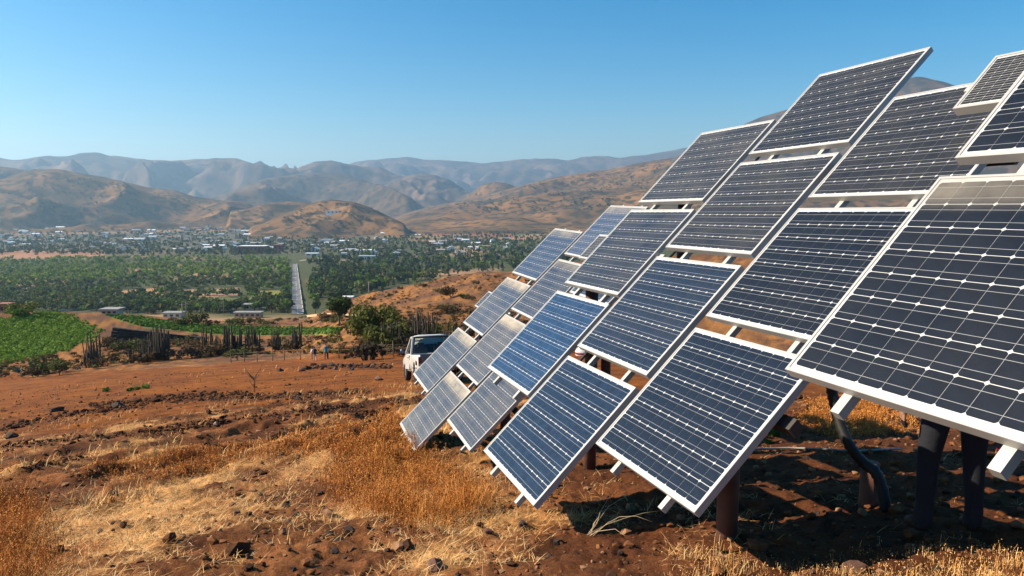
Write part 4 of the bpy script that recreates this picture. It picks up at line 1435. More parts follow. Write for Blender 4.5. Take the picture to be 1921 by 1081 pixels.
def build_truck():
    w = hit(784, 721)
    yaw = R(16)
    fw = Vector((-math.sin(yaw), math.cos(yaw), 0)); rt = Vector((math.cos(yaw), math.sin(yaw), 0))

    def flat(q): return height(np.array(q.x), np.array(q.y), False)
    o = w - rt * (-.70) - fw * (-1.15)
    F3 = Vector((fw.x, fw.y, float(flat(o + fw * 1.4) - flat(o - fw * 1.15)) / 2.55)).normalized()
    R3 = Vector((rt.x, rt.y, float(flat(o + rt * .7) - flat(o - rt * .7)) / 1.4))
    R3 = (R3 - F3 * R3.dot(F3)).normalized()
    U3 = R3.cross(F3)
    loc = Vector((o.x, o.y, float(flat(o)) + .02))
    t = empty('pickup_truck', loc)
    t.rotation_euler = Matrix(((R3.x, F3.x, U3.x), (R3.y, F3.y, U3.y), (R3.z, F3.z, U3.z))).to_euler()
    tag(t, 'white old pickup truck seen from behind, half hidden by the farthest solar array', 'pickup truck')
    WP, TR_ = M['white_paint'], M['trim']

    def ring(y, hw, z0, z1, bulge=.05):
        zm = z0 + (z1 - z0) * .55
        return [(-hw + .05, y, z0), (hw - .05, y, z0), (hw, y, z0 + .12), (hw + bulge * .6, y, zm), (hw - .01, y, z1 - .04), (hw - .05, y, z1), (-hw + .05, y, z1), (-hw + .01, y, z1 - .04), (-hw - bulge * .6, y, zm), (-hw, y, z0 + .12)]
    # cab below the windows, bonnet
    loft([ring(-.06, .77, .38, .98), ring(.5, .79, .36, .99), ring(1.25, .79, .38, .99), ring(1.6, .77, .42, .93), ring(2.1, .75, .46, .87), ring(2.24, .70, .52, .80)]).obj('body', WP, t, True, .02)
    # load bed: floor, two sides, headboard, tailgate
    for sx in (-1, 1):
        P = []
        for y, k in ((-2.08, .95), (-1.6, 1), (-1.15, 1.02), (-.7, 1), (-.10, 1)):
            z0 = .46 if abs(y + 1.15) > .3 else .74
            P.append([(sx * .68, y, z0), (sx * .76 * k, y, z0), (sx * .80 * k, y, z0 + .12 if z0 < .6 else z0 + .04), (sx * .81 * k, y, .82), (sx * .775 * k, y, .955), (sx * .70, y, .96)])
        if sx > 0: P = [p[::-1] for p in P]
        loft(P).obj('bed_side', WP, t, True, .012)
        a = MB()
        for i in range(9):
            an0, an1 = math.pi * i / 9, math.pi * (i + 1) / 9
            a.bar((sx * .79, -1.15 + .40 * math.cos(an0), .36 + .40 * math.sin(an0)), (sx * .79, -1.15 + .40 * math.cos(an1), .36 + .40 * math.sin(an1)), .10, .03, (1, 0, 0))
        a.obj('wheel_arch', WP, t, True)
    MB().box((0, -1.1, .52), (1.36, 1.95, .05)).obj('bed_floor', M['bedpaint'], t)
    MB().box((0, -.12, .74), (1.36, .04, .44)).obj('headboard', M['bedpaint'], t)
    tg = MB().box((0, -2.31, .50), (1.36, .44, .05)).box((0, -2.31, .53), (1.1, .26, .02)).obj('tailgate', M['bedpaint'], t, False, .01)
    tg['label'] = 'lowered tailgate'
    MB().box((0, -2.40, .545), (.24, .035, .02)).obj('handle', TR_, tg)
    for sx in (-1, 1):
        l = MB().box((sx * .73, -2.10, .74), (.12, .06, .30)).obj('tail_light', M['tail'], t, False, .01)
        MB().box((sx * .73, -2.133, .64), (.10, .01, .07)).obj('reversing_lens', M['barrier'], l)
    MB().tube([(-.78, -2.2, .50), (.78, -2.2, .50)], .055, 10).obj('rear_bumper', M['rim'], t, True)
    MB().box((0, 2.28, .55), (1.5, .1, .18)).obj('front_bumper', M['rim'], t, False, .02)
    for sx in (-1, 1): MB().tube([(sx * .55, 2.22, .70), (sx * .55, 2.26, .70)], .10, 14).obj('headlight', M['pane'], t, True)
    MB().tube([(-.806, -1.72, .70), (-.825, -1.72, .70)], .075, 14).obj('fuel_flap', TR_, t)
    # greenhouse
    B = {'rl': (-.74, -.04, .93), 'rr': (.74, -.04, .93), 'fl': (-.75, 1.28, .99), 'fr': (.75, 1.28, .99)}
    T = {'rl': (-.63, .10, 1.56), 'rr': (.63, .10, 1.56), 'fl': (-.60, .72, 1.56), 'fr': (.60, .72, 1.56)}
    for k in B: MB().bar(B[k], T[k], .075, .075, (0, 1, 0)).obj('pillar', WP, t, False, .012)
    for a, b in (('rl', 'rr'), ('fl', 'fr'), ('rl', 'fl'), ('rr', 'fr')): MB().bar(T[a], T[b], .07, .07).obj('roof_rail', TR_ if (a, b) == ('rl', 'rr') else WP, t, False, .01)  # rear rail is black to paint in the shade at the roof edge
    loft([[(-.62, .06, 1.575), (.62, .06, 1.575), (.62, .06, 1.59), (.4, .06, 1.615), (-.4, .06, 1.615), (-.62, .06, 1.59)], [(-.62, .40, 1.585), (.62, .40, 1.585), (.62, .40, 1.60), (.4, .40, 1.645), (-.4, .40, 1.645), (-.62, .40, 1.60)],
          [(-.60, .76, 1.575), (.60, .76, 1.575), (.60, .76, 1.59), (.4, .76, 1.615), (-.4, .76, 1.615), (-.60, .76, 1.59)]]).obj('roof', WP, t, True)

    def quad(name, a, b, c, d, par=t): return MB().add([a, b, c, d], [(0, 1, 2, 3)]).obj(name, M['pane'], par)
    quad('rear_window', B['rl'], B['rr'], T['rr'], T['rl']); quad('windscreen', B['fr'], B['fl'], T['fl'], T['fr'])
    gsk = MB()
    for a, b in ((B['rl'], B['rr']), (T['rl'], T['rr'])): gsk.bar(Vector(a) + Vector((.05, -.045, .0)), Vector(b) + Vector((-.05, -.045, 0)), .045, .02)
    for k, sx in (('rl', .05), ('rr', -.05)): gsk.bar(Vector(B[k]) + Vector((sx, -.045, 0)), Vector(T[k]) + Vector((sx, -.045, 0)), .045, .02, (0, 1, 0))
    gsk.obj('window_gasket', TR_, t)
    for sx, r_, f_ in ((-1, 'rl', 'fl'), (1, 'rr', 'fr')):
        d = MB().box((sx * .805, .60, .70), (.02, 1.06, .50)).obj('door', WP, t, False, .008)
        quad('side_window', B[r_], B[f_], T[f_], T[r_], t)
        MB().box((sx * .823, .22, .86), (.02, .14, .03)).obj('handle', TR_, d)
        q = MB().tube([(sx * .80, 1.0, 1.02), (sx * .92, .97, 1.07)], .014, 6).obj('mirror', M['bluetrim'], t)
        loft([[(sx * .93 + .075 * math.cos(k * .785), .92, 1.09 + .095 * math.sin(k * .785)) for k in range(8)], [(sx * .93 + .065 * math.cos(k * .785), 1.03, 1.09 + .085 * math.sin(k * .785)) for k in range(8)]]).obj('mirror_shell', M['bluetrim'], q, True)
    for sx in (-.36, .36):
        MB().box((sx, .25, .92), (.50, .14, .62)).box((sx, .22, 1.28), (.24, .09, .16)).obj('seat', TR_, t, False, .03)
    MB().tube([(-.36 + .18 * math.cos(k * .5236), .80 + .05 * math.sin(k * .5236), 1.06 + .17 * math.sin(k * .5236)) for k in range(13)], .016, 6).obj('steering_wheel', TR_, t, True)
    MB().box((0, 1.12, .96), (1.4, .3, .12)).obj('dashboard', TR_, t, False, .03)
    for y in (-1.15, 1.40):
        for sx in (-1, 1):
            wb = MB()
            pr = [(.0, .20), (.0, .29), (.02, .325), (.06, .335), (.14, .335), (.18, .325), (.20, .29), (.20, .20)]
            n = 22
            V = [(sx * (.80 - px_), y + r_ * math.cos(2 * math.pi * k / n), .335 + r_ * math.sin(2 * math.pi * k / n)) for px_, r_ in pr for k in range(n)]
            Q = [(i * n + k, i * n + (k + 1) % n, (i + 1) * n + (k + 1) % n, (i + 1) * n + k) for i in range(len(pr) - 1) for k in range(n)]
            wb.add(V, Q)
            wh = wb.obj('wheel', M['tyre'], t, True)
            MB().tube([(sx * .62, y, .335), (sx * .775, y, .335)], .205, 18).tube([(sx * .775, y, .335), (sx * .79, y, .335)], .07, 12).obj('rim', M['rim'], wh)
    MB().bar((-.6, -1.15, .335), (.6, -1.15, .335), .09, .09).obj('rear_axle', TR_, t)


build_truck()

# ------------------------------------------------------------------ people
SKIN = mat('skin', (0.36, 0.19, 0.12), .6, 0, .1, 10)
HAIR = mat('dark_hair', (0.012, 0.009, 0.008), .6, 0, .3, 30)


def cloth(name, c): return mat(name, c, .9, 0, .15, 14, bump=.25, bscale=30)


def build_person(loc, yaw, hgt, pose, shirt, trousers, shoe, label, hem=.86, sleeve=.95, sub=2):
    """One skinned figure; pose moves the joints. Local +Y is where the person faces."""
    J = {'pelvis': ((0, 0, .95), .125), 'waist': ((0, 0, 1.10), .115), 'chest': ((0, .01, 1.31), .145), 'neck': ((0, .01, 1.47), .058), 'jaw': ((0, .035, 1.555), .066), 'head': ((0, .02, 1.635), .088), 'crown': ((0, .01, 1.70), .062), 'nose': ((0, .115, 1.605), .014)}
    E_ = [('pelvis', 'waist'), ('waist', 'chest'), ('chest', 'neck'), ('neck', 'jaw'), ('jaw', 'head'), ('head', 'crown'), ('head', 'nose')]
    for sx, n in ((-1, 'l'), (1, 'r')):
        J.update({'sh' + n: ((sx * .165, 0, 1.40), .068), 'el' + n: ((sx * .225, -.03, 1.13), .046), 'wr' + n: ((sx * .245, .03, .89), .031), 'pa' + n: ((sx * .25, .045, .815), .030),
                  'hi' + n: ((sx * .092, 0, .90), .098), 'kn' + n: ((sx * .105, .03, .50), .066), 'an' + n: ((sx * .11, -.02, .10), .046), 'he' + n: ((sx * .11, -.05, .045), .042), 'to' + n: ((sx * .12, .16, .035), .036)})
        E_ += [('chest', 'sh' + n), ('sh' + n, 'el' + n), ('el' + n, 'wr' + n), ('wr' + n, 'pa' + n), ('pelvis', 'hi' + n), ('hi' + n, 'kn' + n), ('kn' + n, 'an' + n), ('an' + n, 'he' + n), ('an' + n, 'to' + n)]
    for k, v in pose.items(): J[k] = (v, J[k][1])
    for n, sx in (('l', -1), ('r', 1)):
        pa = Vector(J['pa' + n][0]); dr = (pa - Vector(J['wr' + n][0])).normalized()
        side = Vector((0, 1, 0)); side = (side - dr * side.dot(dr)).normalized()
        inn = Vector((-sx, 0, 0))
        for q, (off, ln) in enumerate(((-.028, .070), (-.010, .082), (.009, .078), (.026, .060))):
            a = pa + side * off + dr * .028
            b = a + dr * ln * .5 + inn * .006
            c = b + dr * ln * .4 + inn * .016
            J['f%s%da' % (n, q)] = (tuple(a), .0095); J['f%s%db' % (n, q)] = (tuple(b), .0085); J['f%s%dc' % (n, q)] = (tuple(c), .007)
            E_ += [('pa' + n, 'f%s%da' % (n, q)), ('f%s%da' % (n, q), 'f%s%db' % (n, q)), ('f%s%db' % (n, q), 'f%s%dc' % (n, q))]
        a = pa + side * .036 - dr * .012; b = a + side * .018 + dr * .045
        J['t%sa' % n] = (tuple(a), .012); J['t%sb' % n] = (tuple(b), .009)
        E_ += [('pa' + n, 't%sa' % n), ('t%sa' % n, 't%sb' % n)]
    names = list(J)
    ix = {k: i for i, k in enumerate(names)}
    me = bpy.data.meshes.new('person')
    me.from_pydata([J[k][0] for k in names], [(ix[a], ix[b]) for a, b in E_], [])
    o = bpy.data.objects.new('tmp', me)
    link(o)
    sm = o.modifiers.new('skin', 'SKIN')
    sk_ = me.skin_vertices[0].data
    for k in names:
        r_ = J[k][1]
        sk_[ix[k]].radius = (r_ * 1.25, r_ * .82) if k in ('pelvis', 'waist', 'chest') else (r_, r_)
    sk_[ix['pelvis']].use_root = True
    ss = o.modifiers.new('sub', 'SUBSURF'); ss.levels = sub; ss.render_levels = sub
    dg_ = bpy.context.evaluated_depsgraph_get()
    m2 = bpy.data.meshes.new_from_object(o.evaluated_get(dg_))
    bpy.data.objects.remove(o)
    m2.name = 'person'
    m2.materials.clear()
    for m in (SKIN, shirt, trousers, shoe): m2.materials.append(m)
    hand_z = {n: J['wr' + n][0] for n in 'lr'}
    for p in m2.polygons:
        c = p.center
        arm = min((c - Vector(J['el' + n][0])).length + (c - Vector(J['wr' + n][0])).length - (Vector(J['el' + n][0]) - Vector(J['wr' + n][0])).length for n in 'lr')
        hand = min((c - Vector(J['pa' + n][0])).length for n in 'lr')
        k = 1
        if c.z > 1.455: k = 0
        elif hand < .145 and arm < .25 and min((c - Vector(hand_z[n])).dot((Vector(J['pa' + n][0]) - Vector(hand_z[n])).normalized()) for n in 'lr' if (c - Vector(J['pa' + n][0])).length < .3) > 0.0: k = 0
        elif arm < .09: k = 1
        elif c.z < .085: k = 3
        elif c.z < hem: k = 2
        p.material_index = k
        p.use_smooth = True
    ob_ = bpy.data.objects.new('person', m2)
    ob_.location = loc
    ob_.rotation_euler = (0, 0, yaw)
    s_ = hgt / 1.75
    ob_.scale = (s_, s_, s_)
    link(ob_)
    tag(ob_, label, 'person')
    hm_ = MB()
    hd = Vector(J['head'][0])
    V, Q = [], []
    for i in range(7):
        for k in range(14):
            a, b = math.pi * .56 * i / 6, 2 * math.pi * k / 14
            ext = 1.0 - .25 * max(0, math.sin(b)) * (i / 6)
            V.append((hd.x + .094 * math.sin(a) * math.cos(b), hd.y - .004 + .104 * math.sin(a) * math.sin(b), hd.z + .012 + .103 * math.cos(a * ext)))
    for i in range(6):
        for k in range(14): Q.append((i * 14 + k, (i + 1) * 14 + k, (i + 1) * 14 + (k + 1) % 14, i * 14 + (k + 1) % 14))
    hm_.add(V, Q).obj('hair', HAIR, ob_, True)
    ey = MB()
    for sx in (-1, 1): ey.tube([(sx * .033, .088, 1.630), (sx * .033, .105, 1.630)], .010, 8)
    ey.obj('eyes', HAIR, ob_, True)['kind'] = 'stuff'
    return ob_


WALK_A = {'knl': (-.10, .16, .52), 'anl': (-.10, .20, .14), 'hel': (-.10, .17, .09), 'tol': (-.11, .37, .10), 'knr': (.10, -.02, .50), 'anr': (.10, -.27, .16), 'her': (.10, -.32, .13), 'tor': (.11, -.16, .045),
          'ell': (-.235, -.10, 1.15), 'wrl': (-.25, -.12, .91), 'pal': (-.25, -.125, .835), 'elr': (.235, .06, 1.14), 'wrr': (.24, .19, .95), 'par': (.24, .225, .88)}
WALK_B = {'knr': (.10, .15, .52), 'anr': (.10, .17, .13), 'her': (.10, .14, .08), 'tor': (.11, .34, .08), 'knl': (-.10, .0, .50), 'anl': (-.10, -.24, .14), 'hel': (-.10, -.29, .11), 'tol': (-.11, -.13, .04),
          'elr': (.235, -.10, 1.15), 'wrr': (.25, -.12, .91), 'par': (.25, -.125, .835), 'ell': (-.235, .06, 1.14), 'wrl': (-.24, .19, .95), 'pal': (-.24, .225, .88)}
STAND = {'knl': (-.13, .03, .50), 'anl': (-.15, -.01, .10), 'hel': (-.15, -.04, .045), 'tol': (-.17, .16, .035), 'knr': (.13, .05, .50), 'anr': (.15, .03, .10), 'her': (.15, 0, .045), 'tor': (.17, .20, .035),
         'ell': (-.275, -.02, 1.10), 'wrl': (-.285, .02, .84), 'pal': (-.287, .03, .765), 'elr': (.26, .05, 1.14), 'wrr': (.20, .25, 1.05), 'par': (.17, .32, 1.04)}
TQ, DN, LB = cloth('turquoise_shirt', (0.02, 0.22, 0.28)), cloth('dark_denim', (0.009, 0.010, 0.016)), cloth('pale_blue_shirt', (0.30, 0.42, 0.50))
BKS, LTR, SHO = cloth('black_jacket', (0.012, 0.012, 0.016)), cloth('pale_trousers', (0.42, 0.36, 0.34)), mat('dark_shoe', (0.02, 0.015, 0.012), .6, 0, .2, 9)
pa = hit(591, 678); pb = hit(612, 675)
pA = build_person(pa, R(20), 83 / F * 0 + 1.66, WALK_A, BKS, LTR, SHO, 'walker in a black jacket and pale trousers carrying a white bag', sub=1)
pB = build_person(pb, R(10), 1.74, WALK_B, TQ, DN, SHO, 'walker in a turquoise shirt and dark trousers', sub=1)
M['bag'] = cloth('white_bag', (0.62, 0.62, 0.62))
bq = MB()
loft_ = loft([[(math.cos(k * .785) * a * .17, math.sin(k * .785) * a * .12, z) for k in range(8)] for z, a in ((0, .6), (.06, 1), (.22, 1.05), (.36, .75), (.42, .3))])
bo = loft_.obj('shoulder_bag', M['bag'], None, True)
bo.rotation_euler = (0, 0, R(20))
bo.location = pA.location + Vector((-.22, -.16, .98))
tag(bo, 'white shoulder bag on the back of the walker in the black jacket', 'bag')
pc = (2.56, 3.93)
build_person(Vector((pc[0], pc[1], gz(*pc) - .01)), R(-8), 1.72, STAND, LB, DN, SHO, 'person in a pale blue shirt and dark trousers in the shade behind the nearest array', hem=.84)

# ------------------------------------------------------------------ odds and ends near the arrays
p = hit(1908, 850)
rng = np.random.default_rng(3)
u_, v_ = np.meshgrid(np.linspace(-1, 1, 14), np.linspace(-1, 1, 12))
zz = .055 + .045 * fbm(u_ * 1.6, v_ * 1.6, 3, 61) - .05 * np.maximum(np.abs(u_), np.abs(v_)) ** 4
V = np.stack([u_ * .16 + .02 * fbm(v_ * 2, u_, 2, 62), v_ * .11, np.maximum(zz, .004)], -1).reshape(-1, 3)
idx = np.arange(14 * 12).reshape(12, 14)
o = bpy.data.objects.new('red_cloth', np_mesh('red_cloth', V, np.stack([idx[:-1, :-1], idx[:-1, 1:], idx[1:, 1:], idx[1:, :-1]], -1).reshape(-1, 4), [cloth('crimson_cloth', (.33, .012, .035))], True))
o.location = p
link(o)
tag(o, 'crumpled crimson cloth lying on the soil by the rail end', 'cloth')
p = hit(1096, 668)
k_ = p.length / F
e = empty('sack', p)
tag(e, 'white sack with a red band glimpsed between two modules', 'sack')
loft([[(math.cos(k * .63) * a * 17 * k_, math.sin(k * .63) * a * 10 * k_, z * k_) for k in range(10)] for z, a in ((-2, .8), (3, 1), (9, 1), (15, .8), (19, .25))]).obj('body', M['bag'], e, True)
loft([[(math.cos(k * .63) * 17.3 * k_, math.sin(k * .63) * 10.3 * k_, z * k_) for k in range(10)] for z in (4, 7.5)]).obj('band', cloth('red_band', (.30, .02, .03)), e, True)

# thick black conduit that drops from the middle array to the soil
pts = [Vector(ray(a, b)) * d for a, b, d in ((1556, 706, 5.25), (1564, 752, 5.22), (1576, 800, 5.16), (1596, 842, 5.08), (1622, 872, 5.05), (1650, 888, 4.98), (1668, 915, 4.93))]
pts[-1].z = min(pts[-1].z, gz(pts[-1].x, pts[-1].y) - .02)
cmb = MB()
P2 = []
for i in range(len(pts) - 1):
    for q in range(8): P2.append(pts[i].lerp(pts[i + 1], q / 8))
P2.append(pts[-1])
P3 = [(P2[max(i - 3, 0)] + P2[i] + P2[min(i + 3, len(P2) - 1)]) / 3 for i in range(len(P2))]
o = cmb.tube(P3, [.042 if i % 2 else .036 for i in range(len(P3))], 10).obj('cable_conduit', M['black'], None, True)
tag(o, 'thick black corrugated conduit hanging down to the soil behind the nearest array', 'cable conduit')
hp = [hit(a, b) for a, b in ((1404, 850), (1440, 847), (1480, 845), (1520, 846), (1560, 849), (1600, 852), (1640, 850), (1690, 846))]
o = MB().tube([q + Vector((0, 0, .03)) for q in hp if q], .013, 7).obj('water_hose', mat('grey_hose', (.22, .20, .17), .6, 0, .2, 5), None, True)
tag(o, 'thin grey hose lying on the ground under the middle array', 'hose')

# ------------------------------------------------------------------ stones
M['rock'] = [mat('stone_dark', (0.048, 0.028, 0.020), .95, 0, .35, 9, bump=.6, bscale=30), mat('stone_brown', (0.145, 0.068, 0.042), .95, 0, .3, 8, bump=.6, bscale=26), mat('stone_pale', (0.36, 0.24, 0.17), .95, 0, .25, 8, bump=.5, bscale=26)]


def rock_mesh(seed, m, sub=2):
    b = bmesh.new()
    bmesh.ops.create_icosphere(b, subdivisions=sub, radius=1)
    rng = np.random.default_rng(seed)
    pl = rng.normal(size=(7, 3)); pl /= np.linalg.norm(pl, axis=1)[:, None]
    dd = rng.uniform(.45, .85, 7)
    for v in b.verts:
        c = np.array(v.co)
        for n_, d_ in zip(pl, dd):
            t_ = c @ n_
            if t_ > d_: c = c - n_ * (t_ - d_) * .85
        c = c * (1 + .10 * rng.normal())
        v.co = (c[0], c[1] * .8, c[2] * .62)
    me = bpy.data.meshes.new('rock')
    b.to_mesh(me); b.free()
    me.materials.append(m)
    return me


RM = [[rock_mesh(200 + i + 10 * j, M['rock'][j]) for i in range(4)] for j in range(3)]
RN_ = ['dark', 'brown', 'pale']


def rock(a, b, wpx, j, label, group):
    p = hit(a, b)
    if p is None: return
    s_ = wpx / F * p.length / 2
    o = bpy.data.objects.new('rock', random.choice(RM[j]))
    o.location = p + Vector((0, 0, s_ * .22))
    o.rotation_euler = (random.gauss(0, .2), random.gauss(0, .2), random.uniform(0, 6.28))
    o.scale = (s_, s_ * random.uniform(.8, 1.1), s_ * random.uniform(.85, 1.25))
    link(o)
    tag(o, label, 'rock', group)


for a, b, wd, j, lab in ((110, 772, 22, 0, 'dark boulder at the edge of the smooth red track'), (223, 765, 24, 0, 'wide dark boulder in the crumbled bank of the red track'), (22, 822, 20, 0, 'dark stone at the far end of the ploughed strip'),
                         (405, 798, 13, 2, 'pale stone lying in a dark furrow'), (187, 999, 15, 0, 'dark stone in straw covered soil, alone'), (605, 926, 17, 0, 'pointed dark stone at the left of the orange weeds'),
                         (537, 948, 20, 0, 'blackish stone on bare soil beside the orange weeds'), (555, 968, 16, 0, 'smaller black stone below the blackish stone'), (443, 967, 19, 1, 'brown flat stone on the bare soil patch'),
                         (627, 1036, 20, 0, 'dark stone low on the bare soil patch'), (655, 995, 22, 0, 'squarish dark stone on the bare soil patch'), (717, 979, 16, 0, 'dark stone at the foot of the orange weeds'),
                         (738, 999, 24, 1, 'brown stone standing upright at the foot of the weeds'), (857, 962, 22, 0, 'grey dark stone where the orange weeds end'), (917, 1000, 22, 1, 'wedge shaped brown stone below the lowest module corner'),
                         (980, 987, 26, 0, 'round grey stone below the lowest module corner'), (817, 1066, 44, 1, 'big brown stone at the bottom edge of view'), (632, 1015, 24, 0, 'flat dark slab on the bare soil patch'),
                         (710, 714, 22, 1, 'rounded brown boulder on the red track near the pickup'), (526, 697, 14, 0, 'lone dark stone on the red track'), (560, 750, 16, 0, 'dark clod on the crumbled bank'),
                         (1046, 1020, 26, 0, 'grey stone at the near edge of the module shadow'), (1605, 1072, 40, 1, 'tilted brown stone at the sunlit edge of the shadow'), (1476, 806, 30, 1, 'flat reddish stone beside the green weed'), (1350, 1040, 22, 1, 'brown stone at the tip of the sunlit mound')):
    rock(a, b, wd, j, lab, None)
for i, (a, b, wd) in enumerate(((565, 697, 14), (577, 693, 18), (590, 692, 12), (605, 689, 16), (622, 687, 18), (640, 688, 14), (655, 690, 16), (668, 687, 12), (684, 690, 14), (700, 689, 16), (716, 690, 12), (731, 689, 14), (630, 694, 12), (660, 695, 13))):
    rock(a, b, wd, 0 if i % 3 else 1, 'stone in the low heap along the far side of the red track', 'stones heaped along the red track')
k = 0
for _ in range(900):
    if k >= 48: break
    a, b = random.uniform(0, 1921), random.uniform(850, 1080)
    if a < 430 and random.random() < .6: continue
    p = hit(a, b)
    if p is None or p.length > 9: continue
    if float(straw_mask(p.x, p.y)) > .58: continue
    k += 1
    rock(a, b, random.uniform(9, 17), random.choice([0, 0, 1]), 'fist sized stone scattered on the bare red soil', 'fist sized stones on the soil')

# gravel and clods too many to count
N = 6500
rr_ = 2.6 + 16 * RNG.random(N) ** 1.3
tt = np.radians(RNG.uniform(-39, 39, N))
gx, gy = rr_ * np.sin(tt), rr_ * np.cos(tt)
okm = RNG.random(N) < np.clip(1.25 - straw_mask(gx, gy) * 1.2 + .3 * fbm(gx * 1.5, gy * 1.5, 2, 70), .05, 1)
gx, gy, rr_ = gx[okm], gy[okm], rr_[okm]
gzv = height(gx, gy)
bases = []
for sd in range(5):
    me = rock_mesh(300 + sd, M['rock'][0], 1)
    bases.append((np.array([v.co for v in me.vertices]), np.array([p_.vertices for p_ in me.polygons])))
    bpy.data.meshes.remove(me)
Vs, Qs, Cs, off = [], [], [], 0
for x, y, z, r_ in zip(gx, gy, gzv, rr_):
    V, Q = bases[random.randrange(5)]
    s_ = .0050 * r_ ** .55 * math.exp(random.gauss(.35, .55))
    a = random.uniform(0, 6.28); ca, sa = math.cos(a), math.sin(a)
    Vs.append(np.stack([(V[:, 0] * ca - V[:, 1] * sa) * s_ + x, (V[:, 0] * sa + V[:, 1] * ca) * s_ + y, V[:, 2] * s_ + z + s_ * .25], -1)); Qs.append(Q + off); off += len(V)
    c = random.choice([(.060, .028, .015), (.13, .052, .022), (.19, .078, .032), (.24, .125, .065)])
    Cs.append(np.tile(c, (len(V), 1)))
o = bpy.data.objects.new('gravel', np_mesh('gravel', np.concatenate(Vs), np.concatenate(Qs), [mat('clods', rough=.95, var=.3, scale=20, tint=True, spec=.1)], cols=np.concatenate(Cs)))
link(o); o['kind'] = 'stuff'


def clod_band(name, lines, cols, rng_sz):
    Vs, Qs, Cs, off = [], [], [], 0
    for poly, thick, n, sz in lines:
        px_ = np.array([q[0] for q in poly], float); py_ = np.array([q[1] for q in poly], float)
        for _ in range(n):
            a = random.uniform(px_[0], px_[-1]); b = float(np.interp(a, px_, py_)) + random.gauss(0, thick)
            p = hit(a, b)
            if p is None or p.length > 90: continue
            V, Q = bases[random.randrange(5)]
            s_ = sz * math.exp(random.gauss(0, .5)) * p.length / 15
            t_ = random.uniform(0, 6.28); ca, sa = math.cos(t_), math.sin(t_)
            Vs.append(np.stack([(V[:, 0] * ca - V[:, 1] * sa) * s_ + p.x, (V[:, 0] * sa + V[:, 1] * ca) * s_ + p.y, V[:, 2] * s_ * 1.1 + p.z + s_ * .2], -1)); Qs.append(Q + off); off += len(V)
            Cs.append(np.tile(random.choice(cols), (len(V), 1)))
    o = bpy.data.objects.new(name, np_mesh(name, np.concatenate(Vs), np.concatenate(Qs), [bpy.data.materials['clods']], cols=np.concatenate(Cs)))
    link(o); o['kind'] = 'stuff'


DARK_BANDS = None
DARKC = [(.040, .018, .010), (.060, .026, .013), (.085, .036, .016), (.12, .052, .022)]
clod_band('earth_clods', [([(0, 806), (110, 782), (220, 768), (300, 752), (420, 746), (520, 744), (640, 737), (700, 734)], 3.5, 900, .024),
                          ([(170, 762), (240, 756), (320, 744), (470, 738)], 2.5, 500, .026),
                          ([(0, 838), (160, 822), (330, 806), (420, 792), (640, 764), (760, 748)], 3.5, 560, .020),
                          ([(40, 882), (110, 866), (160, 856)], 3, 170, .020),
                          ([(320, 806), (380, 795), (418, 790)], 4, 130, .026),
                          ([(560, 752), (690, 776), (720, 780)], 5, 200, .022),
                          ([(570, 690), (620, 687), (690, 688), (735, 690)], 2.0, 260, .030)], DARKC, None)
clod_band('track_debris', [([(-40, 745), (300, 722), (760, 712)], 22, 900, .013), ([(-40, 790), (700, 735)], 14, 500, .016)], [(.11, .045, .018), (.17, .07, .028), (.24, .12, .06), (.05, .025, .015)], None)

# ------------------------------------------------------------------ dry grass, straw and weeds
M['straw'] = mat('dry_straw', rough=.8, var=.2, scale=9, tint=True, spec=.2)
PAL = np.array([(.74, .40, .14), (.66, .30, .08), (.80, .53, .25), (.52, .19, .045), (.38, .13, .03)])


def blades(name, x, y, length, width, lean, pal, bend=.35):
    n = len(x)
    z = height(x, y)
    a = RNG.uniform(0, 2 * math.pi, n)
    ln = length * (0.5 + RNG.random(n))
    le = np.clip(lean + RNG.normal(0, .28, n), .02, 1.52)
    dx, dy = np.cos(a), np.sin(a)
    w_ = width * (.6 + .8 * RNG.random(n))
    sx, sy = -dy * w_, dx * w_
    P0 = np.stack([x, y, z - .006], -1)
    l1 = le * (1 - bend)
    P1 = P0 + np.stack([dx * np.sin(l1), dy * np.sin(l1), np.cos(l1)], -1) * (ln * .5)[:, None]
    l2 = np.minimum(le * (1 + bend), 1.75)
    P2_ = P1 + np.stack([dx * np.sin(l2), dy * np.sin(l2), np.cos(l2)], -1) * (ln * .5)[:, None]
    sd = np.stack([sx, sy, 0 * sx], -1)
    V = np.stack([P0 - sd, P0 + sd, P1 - sd * .8, P1 + sd * .8, P2_ - sd * .2, P2_ + sd * .2], 1).reshape(-1, 3)
    b = np.arange(n)[:, None] * 6
    Q = np.concatenate([b + np.array([[0, 1, 3, 2]]), b + np.array([[2, 3, 5, 4]])], 0)
    c = pal[RNG.integers(0, len(pal), n)] * RNG.uniform(.7, 1.2, n)[:, None]
    return V, Q, np.repeat(c, 6, 0)


def grass_object(name, sets):
    Vs, Qs, Cs, off = [], [], [], 0
    for V, Q, C in sets:
        Vs.append(V); Qs.append(Q + off); Cs.append(C); off += len(V)
    o = bpy.data.objects.new(name, np_mesh(name, np.concatenate(Vs), np.concatenate(Qs), [M['straw']], cols=np.concatenate(Cs)))
    link(o)
    o['kind'] = 'stuff'


def scatter(n, r0, r1, pw, thr, soft, seed=0, th0=-41, th1=41):
    r_ = r0 + (r1 - r0) * RNG.random(n) ** pw
    t_ = np.radians(RNG.uniform(th0, th1, n))
    x, y = r_ * np.sin(t_), r_ * np.cos(t_)
    m = straw_mask(x, y) + .25 * fbm(x * 3.2, y * 3.2, 2, 80 + seed)
    ok = RNG.random(n) < np.clip((m - thr) / soft, 0, 1)
    return x[ok], y[ok]


